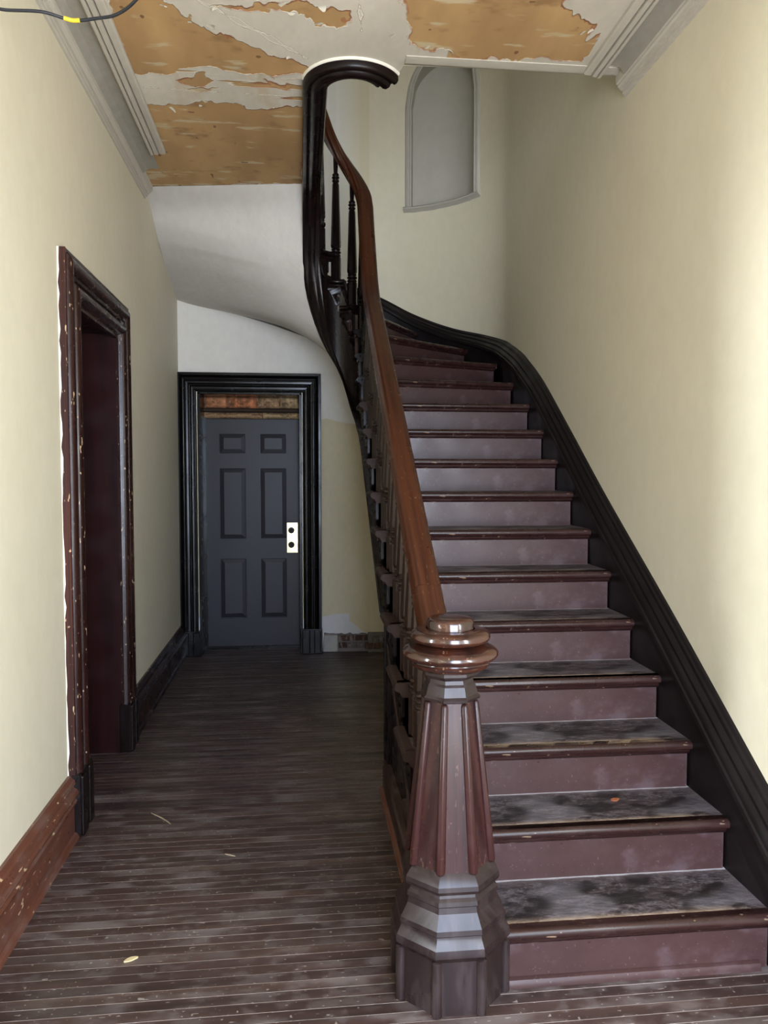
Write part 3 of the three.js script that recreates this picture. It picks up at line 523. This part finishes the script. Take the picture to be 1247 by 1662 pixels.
// masonry laid bare where the baseboard is missing, right of the end door
{
  const e = thing('exposed_masonry', 'strip of bare dusty bricks at the foot of the wall beside the end door', 'bricks');
  const mB = [[92, 70, 62], [78, 58, 52], [112, 104, 102]].map((c, i) => M({ map: tex(256, 128, (u, v) => { const f = fbm(u, v, 10, 8, 5, 761 + i), d = fbm(u, v, 4, 4, 4, 771 + i); return mix3(mul3(c, 0.6 + 0.7 * f), [168, 166, 166], sstep(0.5, 0.7, d) * 0.55); }, { su: 0.24, sv: 0.1 }), roughness: 1 }));
  mesh('mortar', boxG(0.17, 0.85, 0, 0.165, -6.75, -6.662, 'x'), mMortar, e);
  mesh('mortar', boxG(0.56, 0.86, 0, 0.17, -6.75, -6.612, 'x'), mMortar, e);
  mesh('plaster_patch', (g => g)(boxG(0.172, 0.30, 0.0, 0.15, -6.70, -6.652, 'y', 0.01)), M({ map: paintTex([172, 170, 168], 781, 30), roughness: 1 }), e);
  for (const [row, y] of [[0, 0.092], [1, 0.03]]) for (let i = 0; i < 4; i++) { const x = 0.305 + i * 0.145 - row * 0.06; if (x + 0.138 < 0.84) mesh('brick', boxG(Math.max(0.305, x), x + 0.138, y, y + 0.053, -6.72, -6.655 + rr(-0.006, 0.006) + (x > 0.5 ? 0.05 : 0), 'x', 0.006), mB[(i + row) % 3], e); }
}

// ---------------------------------------------------------------- the stair
const S_A = 3.16, S_B = S_A + Math.PI * WELL.r, S_C = S_B + (WELL.zf - WELL.zb), S_D = S_C + WELL.r * 150 / 57.2958;
function pathAt(s, off = 0, y = 0) {           // the string's face round the well; off > 0 leans into the well
  const r = WELL.r - off;
  if (s <= S_A) return V3(WELL.x + r, y, -(2.2 + s));
  if (s <= S_B) { const a = (s - S_A) / WELL.r; return V3(WELL.x + r * Math.cos(a), y, WELL.zb - r * Math.sin(a)); }
  if (s <= S_C) return V3(WELL.x - r, y, WELL.zb + (s - S_B));
  const b = Math.PI - (s - S_C) / WELL.r; return V3(WELL.x + r * Math.cos(b), y, WELL.zf + r * Math.sin(b));
}
const inward = s => pathAt(s, 0.1).sub(pathAt(s, 0)).normalize();
const sStep = k => k <= 10 ? 0.264 * (k - 1) - 0.008 : [2.652, 2.87, 3.05, 3.17, 3.249, 3.343, 3.4375, 3.532, 3.626, 3.941, 4.24][k - 11];
const hStep = k => k <= 16 ? 0.182 * k : [3.10, 3.285, 3.475, 3.66, 3.85][k - 17];
const OUT = { 12: [1.452, -5.26], 13: [1.43, -5.64], 14: [1.315, -6.125], 15: [0.98, -6.47], 16: [0.45, -6.56], 17: [-0.05, -6.56], 18: [-0.6, -6.56], 19: [-0.97, -6.0], 20: [-0.97, -5.45], 21: [-0.97, -4.9], 22: [-0.97, -4.5] };
const outP = k => k <= 11 ? V3(1.452, 0, -(2.2 + sStep(k)) - (k === 11 ? 0.02 : 0)) : V3(OUT[k][0], 0, OUT[k][1]);
const outerCurve = new THREE.CatmullRomCurve3(Array.from({ length: 12 }, (_, i) => outP(11 + i)), false, 'centripetal');
const stair = thing('staircase', 'dark reddish brown open-string staircase with winders, curving left up to the next floor', 'staircase');
const NOSE = [[-0.03, 0], [0, 0], [0.0085, -0.0023], [0.0147, -0.0085], [0.017, -0.017], [0.0147, -0.0255], [0.0085, -0.0317], [0, -0.034], [-0.004, -0.036], [-0.006, -0.044], [-0.011, -0.053], [-0.02, -0.057], [-0.03, -0.057]];
for (let k = 1; k <= 20; k++) {
  const h = hStep(k), I = pathAt(sStep(k)), O = outP(k), I2 = pathAt(sStep(k + 1)), O2 = outP(k + 1), dir = O.clone().sub(I).normalize(), front = UPV.clone().cross(dir).negate();
  if (front.dot(I2.clone().add(O2).sub(I).sub(O)) > 0) front.negate();
  // plan of the tread, from the nosing back under the next riser
  const plan = [I.clone().addScaledVector(front, -0.017), O.clone().addScaledVector(front, -0.017).addScaledVector(dir, 0.02)];
  if (k >= 11) for (let q = 1; q <= 3; q++) { const p = outerCurve.getPoint((k - 11 + q / 4) / 11); plan.push(p.addScaledVector(dir, 0.02)); }
  const d2 = O2.clone().sub(I2).normalize(), f2 = UPV.clone().cross(d2).negate(); if (f2.dot(front) < 0) f2.negate();
  plan.push(O2.clone().addScaledVector(f2, -0.05).addScaledVector(d2, 0.02), I2.clone().addScaledVector(f2, -0.05));
  if (k >= 12) for (let q = 3; q >= 1; q--) plan.push(pathAt(lerp(sStep(k), sStep(k + 1), q / 4)));
  const sh = new THREE.Shape(plan.map(p => new THREE.Vector2(p.x, -p.z))), g = new THREE.ExtrudeGeometry(sh, { depth: 0.034, bevelEnabled: false }); g.rotateX(-Math.PI / 2); g.translate(0, h - 0.034, 0);
  const q = triUV(g), pp = q.attributes.position, uv = q.attributes.uv;
  for (let i = 0; i < uv.count; i++) { const w = V3(pp.getX(i), 0, pp.getZ(i)).sub(I); uv.setXY(i, (w.dot(dir) + 0.0) / 1.1, -w.dot(front) / 0.3); }
  const m = mTread.clone(); if (k > 12) m.color.setScalar(0.9);
  const t = mesh('tread', q, k === 1 ? mTread : mTread, stair);
  const a = I.clone().addScaledVector(front, -0.017).addScaledVector(dir, k <= 11 ? -0.03 : -0.012), b = O.clone().addScaledVector(front, -0.017).addScaledVector(dir, 0.01); a.y = b.y = h;
  mesh('nosing', sweep(NOSE, [{ o: a, U: front, V: UPV }, { o: b, U: front, V: UPV }], { crease: 0.7 }), mNosing, t);
  // riser under this nosing
  const y0 = k === 1 ? 0 : hStep(k - 1), ra = I.clone().addScaledVector(front, -0.03), rb = O.clone().addScaledVector(front, -0.03);
  mesh('riser', sweep([[0, y0], [0, h - 0.034], [-0.02, h - 0.034], [-0.02, y0]], [{ o: ra, U: front, V: UPV }, { o: rb, U: front, V: UPV }], { crease: 0.3 }), mRiser, stair);
  if (k === 1) mesh('riser_shoe', sweep([[0, 0], [0.02, 0], [0.0195, 0.012], [0.014, 0.022], [0.004, 0.026], [0, 0.026]], [{ o: ra, U: front, V: UPV }, { o: rb.clone().addScaledVector(dir, -0.03), U: front, V: UPV }]), mRiser, stair);
  // return nosing along the well
  const fr = [], s0 = sStep(k) - (k <= 13 ? 0.0 : 0.005), s1 = sStep(k + 1) + 0.035; for (let i = 0; i <= 8; i++) { const s = lerp(s0, s1, i / 8); fr.push({ o: pathAt(s, 0, h), U: inward(s), V: UPV }); }
  mesh('return_nosing', sweep([[-0.03, 0], [0.028, 0], [0.0365, -0.0023], [0.0427, -0.0085], [0.045, -0.017], [0.0427, -0.0255], [0.0365, -0.0317], [0.028, -0.034], [0.022, -0.037], [0.018, -0.048], [0.008, -0.057], [-0.03, -0.057]], fr, { crease: 0.7 }), k > 11 ? mDark : mReturn, t);
}
// carved scroll brackets on the string below each tread
{
  const sc = new THREE.Shape(); sc.moveTo(0, 0); sc.lineTo(0.22, 0); sc.lineTo(0.22, -0.016); sc.bezierCurveTo(0.18, -0.02, 0.16, -0.045, 0.14, -0.07); sc.bezierCurveTo(0.125, -0.1, 0.09, -0.128, 0.05, -0.118); sc.bezierCurveTo(0.012, -0.108, 0.008, -0.068, 0.036, -0.06);
  sc.bezierCurveTo(0.052, -0.056, 0.06, -0.07, 0.05, -0.08); sc.bezierCurveTo(0.075, -0.082, 0.078, -0.048, 0.046, -0.04); sc.bezierCurveTo(0.02, -0.034, 0, -0.05, 0, -0.08); sc.closePath();
  const base = merge([triUV(new THREE.ExtrudeGeometry(sc, { depth: 0.008, bevelEnabled: true, bevelThickness: 0.004, bevelSize: 0.003, bevelSegments: 2, curveSegments: 8 })),
    ...[0, 1, 2, 3, 4].map(i => { const g = new THREE.SphereGeometry(0.011, 8, 6); g.scale(1, 1, 0.6); g.translate(0.165 + 0.014 * Math.cos(i * 1.2566), -0.052 + 0.014 * Math.sin(i * 1.2566), 0.006); return triUV(g); }),
    (() => { const g = new THREE.SphereGeometry(0.008, 8, 6); g.translate(0.165, -0.052, 0.01); return triUV(g); })()]);
  for (let k = 1; k <= 20; k++) {
    const s0 = sStep(k) + 0.025, len = Math.min(0.22, Math.max(0.1, sStep(k + 1) - sStep(k) + 0.01)), sx = len / 0.22, g = base.clone(), p = g.attributes.position, y = hStep(k) - 0.058;
    for (let i = 0; i < p.count; i++) { const q = pathAt(s0 + p.getX(i) * sx, 0.001 + p.getZ(i), y + p.getY(i)); p.setXYZ(i, q.x, q.y, q.z); }
    g.computeVertexNormals(); mesh('bracket', toCreasedNormals(g, 0.7), mDark, stair);
  }
}
// the open string and its bottom moulding, round the well and along the landing
{
  const parts = [];
  for (let k = 1; k <= 20; k++) {
    const a = sStep(k) + 0.03, b = sStep(k + 1) + 0.03, rings = [], n = k > 11 ? 10 : 3;
    for (let i = 0; i <= n; i++) { const s = lerp(a, b, i / n), y0 = Math.max(0.0, yBottom(s)), y1 = Math.max(y0 + 0.01, hStep(k) - 0.034); rings.push([pathAt(s, 0, y0), pathAt(s, 0, y1), pathAt(s, -0.03, y1), pathAt(s, -0.03, y0)]); }
    parts.push(loft(rings, { crease: 0.4 }));
  }
  const rings = []; for (let i = 0; i <= 40; i++) { const s = lerp(sStep(21) + 0.03, S_D, i / 40), y0 = yBottom(s); rings.push([pathAt(s, 0, y0), pathAt(s, 0, 3.9), pathAt(s, -0.03, 3.9), pathAt(s, -0.03, y0)]); }
  parts.push(loft(rings, { crease: 0.4 }));
  mesh('outer_string', merge(parts), mDark, stair);
  const fr = [], frames = (s0, s1, n) => Array.from({ length: n + 1 }, (_, i) => { const s = lerp(s0, s1, i / n); return { o: pathAt(s, 0, yBottom(s)), U: inward(s), V: UPV }; });
  const MOULD = [[-0.088, 0.05], [-0.09, 0.012], [-0.082, 0.0], [-0.068, -0.004], [-0.06, 0.004], [-0.052, 0.004], [-0.044, -0.01], [-0.026, -0.016], [-0.01, -0.01], [-0.004, 0.004], [0.004, 0.006], [0.012, 0.0], [0.024, 0.004], [0.03, 0.018], [0.024, 0.034], [0.01, 0.04], [0.0, 0.05]];
  mesh('string_moulding', sweep(MOULD, frames(1.52, 2.9, 10).concat(frames(2.93, S_C, 90), frames(S_C + 0.01, S_D, 30)), { crease: 0.8 }), mDark, stair);
}
// white plaster lip left round the curved end of the moulding
{
  const n = 34, fr = Array.from({ length: n + 1 }, (_, i) => { const s = lerp(S_C + 0.02, S_D, i / n); return { o: pathAt(s, -0.088, H - 0.004), U: inward(s), V: UPV }; });
  struct('trim_7', sweep([[0.006, 0.006], [0.004, -0.006], [-0.003, -0.007], [-0.008, -0.003], [-0.009, 0.006]], fr), mWhite);
}
// panelled spandrel under the lowest steps
{
  const sp = new THREE.Group(); sp.name = 'spandrel'; stair.add(sp);
  const X = 0.40, z0 = -2.36, z1 = -3.69, top = z => Math.max(0.03, yBottom(-z - 2.2) + 0.03);
  const poly = (pts, x, d) => { const s = new THREE.Shape(pts.map(([z, y]) => new THREE.Vector2(-z, y))), g = new THREE.ExtrudeGeometry(s, { depth: d, bevelEnabled: false }); g.rotateY(Math.PI / 2); g.translate(x, 0, 0); return triUV(g, 'z'); };
  mesh('panel', poly([[z0, 0], [z0, 0.2], [-2.6, 0.3], [z1, top(z1) + 0.1], [z1, 0]], X + 0.014, 0.02), mDark, sp);
  mesh('stile', boxG(X - 0.004, X + 0.03, 0, top(z1) + 0.06, z1, z1 + 0.09, 'y', 0.006), mDark, sp);
  mesh('stile', merge([boxG(X - 0.012, X + 0.01, 0.16, top(z1) - 0.02, z1 + 0.004, z1 + 0.024, 'y', 0.006)]), mDark, sp);
  mesh('rail', sweep([[0, -0.09], [0, 0.02], [0.03, 0.02], [0.03, -0.09]], [[z0, 0.2], [-2.7, 0.34], [z1, top(z1)]].map(([z, y]) => ({ o: V3(X - 0.002, y, z), U: V3(1, 0, 0), V: UPV }))), mDark, sp);
  mesh('panel_moulding', sweep([[0, -0.02], [-0.01, -0.012], [-0.006, 0], [0.014, 0.004], [0.014, -0.024]], [[-2.75, 0.25], [z1 + 0.1, top(z1) - 0.13]].map(([z, y]) => ({ o: V3(X + 0.002, y, z), U: V3(1, 0, 0), V: UPV }))), mReturn, sp);
  mesh('base', sweep([[0, 0], [-0.016, 0], [-0.016, 0.12], [-0.01, 0.13], [-0.014, 0.145], [-0.004, 0.165], [0.014, 0.165], [0.014, 0]], [{ o: V3(X, 0, z0), U: V3(1, 0, 0), V: UPV }, { o: V3(X, 0, z1), U: V3(1, 0, 0), V: UPV }]), mReturn, sp);
  mesh('shoe', sweep([[0, 0], [-0.034, 0], [-0.032, 0.01], [-0.026, 0.02], [-0.014, 0.024]], [{ o: V3(X, 0, z0), U: V3(1, 0, 0), V: UPV }, { o: V3(X, 0, z1 - 0.01), U: V3(1, 0, 0), V: UPV }]), mBase, sp);
}
// wall string: black skirt with a heavy cap that follows the wall round the corner
{
  const pts = []; // on the wall face, with the top's height
  for (let z = -2.12; z >= -5.301; z -= 0.15) pts.push([XR, interp([[2.0, 0.29], [2.376, 0.538], [3.02, 0.967], [3.785, 1.457], [4.4, 1.873], [4.877, 2.183], [5.302, 2.40]], -z), z]);
  const hc = [[0, 2.54], [25, 2.66], [45, 2.755], [66, 2.895], [84, 3.05], [90, 3.09]]; // on the rounded corner
  for (let d = 0; d <= 90; d += 5) { const p = corner(d); pts.push([p.x, interp(hc, d), p.z]); }
  for (const [x, y] of [[0.3, 3.2], [0, 3.32], [-0.4, 3.45], [-0.8, 3.55], [-0.98, 3.6]]) pts.push([x, y, ZB]);
  const cv = new THREE.CatmullRomCurve3(pts.map(p => V3(...p)), false, 'centripetal'), N = 130, fr = [];
  for (let i = 0; i <= N; i++) { const o = cv.getPoint(i / N), t = cv.getTangent(i / N); t.y = 0; t.normalize(); fr.push({ o, U: V3(t.z, 0, -t.x), V: UPV }); }
  if (fr[0].U.x > 0) fr.forEach(f => f.U.negate());
  const CAPP = [[-0.01, 0], [0.012, 0], [0.02, -0.01], [0.03, -0.012], [0.034, -0.026], [0.044, -0.03], [0.054, -0.04], [0.056, -0.052], [0.064, -0.056], [0.074, -0.07], [0.076, -0.082], [0.084, -0.086], [0.086, -0.104], [0.078, -0.112], [-0.01, -0.112]];
  mesh('wall_string_cap', sweep(CAPP, fr, { crease: 0.6 }), mString, stair);
  mesh('wall_string', sweep([[0, -0.1], [0.072, -0.1], [0.072, -0.6], [0, -0.6]], fr.map(f => ({ ...f, o: f.o.clone().setY(Math.max(f.o.y, 0.601)) })).map((f, i) => ({ ...f, o: fr[i].o.clone(), V: UPV })), { crease: 0.5 }), mString, stair);
}

// ---------------------------------------------------------------- newel post
const NX = 0.440, NZ = -2.265;
const newel = thing('newel_post', 'stout octagonal newel post with a round moulded cap at the foot of the stair', 'newel post', null, [NX, 0, NZ]);
const oct = (prof) => { const k = 1 / Math.cos(Math.PI / 8), g = new THREE.LatheGeometry(prof.map(([r, y]) => new THREE.Vector2(r * k, y)), 8, Math.PI / 8); return toCreasedNormals(triUV(g, 'y'), 0.32); };
const round = (prof, n = 56) => { const g = new THREE.LatheGeometry(prof.map(([r, y]) => new THREE.Vector2(r, y)), n); return toCreasedNormals(triUV(g, 'y'), 0.9); };
const arcP = (r, y, a, n = 9) => Array.from({ length: n }, (_, i) => { const t = -Math.PI / 2 + Math.PI * i / (n - 1); return [r + a * Math.cos(t), y + a * Math.sin(t)]; });
function arcE(r, y, ax, ay, n = 11) { return Array.from({ length: n }, (_, i) => { const t = -Math.PI / 2 + Math.PI * i / (n - 1); return [r + ax * Math.cos(t), y + ay * Math.sin(t)]; }); }
mesh('cap', round([[0.0, 0.975], [0.098, 0.975], [0.106, 0.978], [0.116, 0.985], [0.118, 0.994], [0.112, 1.0], ...arcE(0.112, 1.022, 0.032, 0.02), [0.116, 1.046], [0.104, 1.050], ...arcE(0.09, 1.072, 0.03, 0.02), [0.09, 1.093], [0.074, 1.094]], 64), mCap, newel);
mesh('cap_button', round([[0.0, 1.09], [0.07, 1.09], [0.071, 1.112], [0.068, 1.121], [0.06, 1.126], [0.03, 1.128], [0.0, 1.128]]), mCap, newel);
mesh('neck', oct([[0.055, 0.875], [0.084, 0.888], [0.085, 0.895], [0.078, 0.902], [0.076, 0.912], [0.071, 0.93], [0.066, 0.937], [0.064, 0.948], [0.074, 0.955], [0.08, 0.962], [0.08, 0.978], [0.05, 0.979]]), mNewelDusty, newel);
mesh('shaft', oct([[0.118, 0.385], [0.069, 0.89], [0.05, 0.89]]), mNewel, newel);
mesh('base_moulding', oct([[0.16, 0.16], [0.172, 0.178], [0.172, 0.186], [0.170, 0.2], [0.158, 0.222], [0.156, 0.232], [0.160, 0.236], [0.158, 0.25], [0.146, 0.27], [0.136, 0.288], [0.133, 0.305], [0.138, 0.31], [0.136, 0.322], [0.128, 0.33], [0.126, 0.338], [0.138, 0.345], [0.142, 0.355], [0.140, 0.368], [0.13, 0.385], [0.115, 0.4], [0.09, 0.4]]), mNewelDusty, newel);
mesh('plinth', oct([[0.05, 0], [0.158, 0], [0.158, 0.165], [0.1, 0.165]]), mNewelDusty, newel);
for (let i = 0; i < 8; i++) {
  const a = Math.PI / 8 + i * Math.PI / 4, k = 1 / Math.cos(Math.PI / 8), dx = Math.sin(a), dz = Math.cos(a);
  const rod = (r0, y0, r1, y1, t0, t1) => { const c = []; for (const [f, e] of [[0, 0.3], [0.008, 0.8], [0.02, 1], [0.98, 1], [0.992, 0.8], [1, 0.3]]) { const r = lerp(r0, r1, f) * k, y = lerp(y0, y1, f), t = lerp(t0, t1, f) * e; c.push(Array.from({ length: 12 }, (_, j) => { const q = j / 12 * 2 * Math.PI; return V3(dx * (r + t * Math.cos(q)) + dz * t * Math.sin(q), y, dz * (r + t * Math.cos(q)) - dx * t * Math.sin(q)); })); } return loft(c, { crease: 0.9 }); };
  mesh('shaft_bead', rod(0.1175, 0.393, 0.0705, 0.883, 0.0145, 0.0108), mNewel, newel);
  mesh('plinth_bead', rod(0.158, 0.0, 0.158, 0.166, 0.015, 0.015), mNewelDusty, newel);
}

// ---------------------------------------------------------------- handrail and balusters
const railTop = s => s < 2.62 ? nosingLine(-(2.2 + s)) + 0.652 : interp([[2.4, nosingLine(-4.6) + 0.652], [2.62, nosingLine(-4.82) + 0.652], [2.78, 2.80], [2.95, 3.06], [3.1, 3.32], [3.278, 3.66], [3.396, 3.90], [3.448, 4.03], [3.513, 4.19], [3.631, 4.42], [3.93, 4.62], [4.25, 4.72], [9, 4.72]], s);
const ROFF = -0.04;
const balustrade = thing('balustrade', 'mahogany handrail on dark turned balusters, curling up round the stairwell', 'balustrade');
{
  const RP = [[-0.036, 0.0], [-0.02, 0.003], [0.02, 0.003], [0.036, 0.0], [0.046, -0.008], [0.048, -0.018], [0.042, -0.026], [0.045, -0.034], [0.054, -0.042], [0.055, -0.052], [0.046, -0.062], [0.03, -0.066], [0.03, -0.078], [-0.03, -0.078], [-0.03, -0.066], [-0.046, -0.062], [-0.055, -0.052], [-0.054, -0.042], [-0.045, -0.034], [-0.042, -0.026], [-0.048, -0.018], [-0.046, -0.008]];
  const at = s => pathAt(s, ROFF, railTop(s));
  const seg = (s0, s1, n) => { const fr = []; for (let i = 0; i <= n; i++) { const s = lerp(s0, s1, i / n), o = at(s), t = at(s + 0.004).sub(at(s - 0.004)).normalize(), side = inward(s).negate(); side.addScaledVector(t, -side.dot(t)).normalize(); const up = side.clone().cross(t).normalize(); if (up.y < 0) up.negate(); fr.push({ o, U: side, V: up }); } return fr; };
  for (const [a, b, n] of [[0.13, 0.47, 6], [0.4712, 2.42, 24], [2.421, 3.20, 30], [3.201, S_B + 0.2, 40], [S_B + 0.201, S_C, 20], [S_C + 0.001, S_D, 20]]) mesh('handrail', sweep(RP, seg(a, b, n), { crease: 0.75 }), mRail, balustrade);
  const oc = (r, y) => Array.from({ length: 8 }, (_, j) => { const q = (j + 0.5) / 8 * 2 * Math.PI, k = r / Math.cos(Math.PI / 8); return V3(k * Math.cos(q), y, k * Math.sin(q)); });
  const cache = new Map();
  function baluster(Hh) {
    const key = Hh.toFixed(3); if (cache.has(key)) return cache.get(key);
    const b = Math.min(0.2, Hh * 0.26), t = Hh - Math.min(0.22, Hh * 0.27);
    const ring = (y, R, n = 16) => { const g = new THREE.LatheGeometry([[0.004, y - 0.03], [R * 0.8, y - 0.03], [R, y - 0.024], [R, y - 0.017], [R * 0.72, y - 0.011], [R * 0.72, y - 0.008], [R * 1.06, y - 0.001], [R * 1.06, y + 0.006], [R * 0.72, y + 0.011], [R * 0.75, y + 0.015], [R * 0.98, y + 0.021], [R * 0.8, y + 0.03], [0.004, y + 0.03]].map(p => new THREE.Vector2(...p)), n); return toCreasedNormals(triUV(g), 0.6); };
    const g = merge([loft([oc(0.033, 0), oc(0.033, b - 0.035), oc(0.027, b - 0.028)], { crease: 0.4 }), ring(b, 0.034), loft([oc(0.026, b + 0.028), oc(0.033, b + 0.045), oc(0.022, t - 0.045), oc(0.016, t - 0.028)], { crease: 0.4 }), ring(t, 0.025), loft([oc(0.012, t + 0.028), oc(0.0145, t + 0.06), oc(0.017, Hh)], { crease: 0.4 })]);
    cache.set(key, g); return g;
  }
  const put = (s, k) => { const hh = hStep(k), y1 = railTop(s) - 0.06, p = pathAt(s, ROFF, hh), m = mesh('baluster', baluster(Math.round((y1 - hh) * 500) / 500), k > 11 ? mDark : mBaluster, balustrade); m.position.copy(p); m.rotation.y = Math.PI / 8; };
  for (let k = 2; k <= 12; k++) { put(sStep(k) + 0.075, k); put(sStep(k) + 0.2, k); }
  put(0.265, 1);
  put(sStep(13) + 0.07, 13);
  for (let k = 14; k <= 18; k++) put((sStep(k) + sStep(k + 1)) / 2 + 0.01, k);
  for (const k of [19, 20]) for (const d of [0.09, 0.22]) put(sStep(k) + d, k);
}

// ---------------------------------------------------------------- small things
{ // loose cable across the upper left corner
  const pts = [[0, 15], [70, 20], [118, 32], [190, 24], [230, 0]];
  const c = new THREE.CatmullRomCurve3([[-1.0, 3.055, -2.66], [-0.955, 3.04, -2.66], [-0.822, 3.04, -2.662], [-0.74, 3.035, -2.69], [-0.66, 3.04, -2.68], [-0.589, 3.04, -2.65], [-0.50, 3.06, -2.57], [-0.44, 3.14, -2.5], [-0.40, 3.43, -2.42]].map(p => V3(...p)));
  const cable = tag(mesh('cable', new THREE.TubeGeometry(c, 90, 0.0052, 8), mCable), 'thin black cable hanging loose under the ceiling by the left cornice', 'cable');
  const t = new THREE.CatmullRomCurve3([[-0.765, 3.0365, -2.682], [-0.74, 3.0345, -2.69], [-0.715, 3.036, -2.69]].map(p => V3(...p)));
  mesh('tape', new THREE.TubeGeometry(t, 10, 0.0068, 8), mTape, cable);
}
{ // bits of litter
  const chip = (name, label, cat, x, y, z, l, w, t, a, mat) => { const N = 9, fr = []; for (let i = 0; i <= N; i++) { const f = i / N - 0.5; fr.push({ o: V3(f * l, t * 0.5 + 0.3 * l * f * f * 0.25, 0.25 * l * f * f), U: V3(0, 0, 1), V: UPV }); } const k = fr.map((f, i) => { const q = Math.sin(Math.PI * (i + 0.6) / (N + 1.2)); return [[-w / 2 * q, -t / 2], [w / 2 * q, -t / 2], [w / 2 * q, t / 2], [-w / 2 * q, t / 2]].map(([u, v]) => f.o.clone().addScaledVector(f.U, u).addScaledVector(f.V, v)); }); const m = mesh(name, loft(k, { crease: 0.5 }), mat); m.position.set(x, y, z); m.rotation.y = a; return tag(m, label, cat); };
  const mChip = M({ color: '#c9b489', roughness: 0.9 }), mStraw = M({ color: '#a8977c', roughness: 0.9 }), mLeaf = M({ color: '#9c5a34', roughness: 0.8 });
  chip('wood_chip', 'curled pale chip on the floorboards near the left baseboard', 'chip', -0.556, 0.0005, -2.468, 0.045, 0.018, 0.004, 0.5, mChip);
  chip('straw', 'thin pale straw lying on the floorboards beyond the side doorway', 'straw', -0.635, 0.0005, -3.49, 0.16, 0.006, 0.003, -0.85, mStraw);
  chip('straw', 'short pale straw lying on the floorboards in the middle of the hall', 'straw', -0.3, 0.0005, -3.12, 0.05, 0.005, 0.003, -0.5, mStraw);
  chip('dead_leaf', 'small brown dead leaf on the second step', 'leaf', 1.13, 0.3645, -2.66, 0.035, 0.022, 0.003, 0.3, mLeaf);
}
renderer.render(scene, camera);
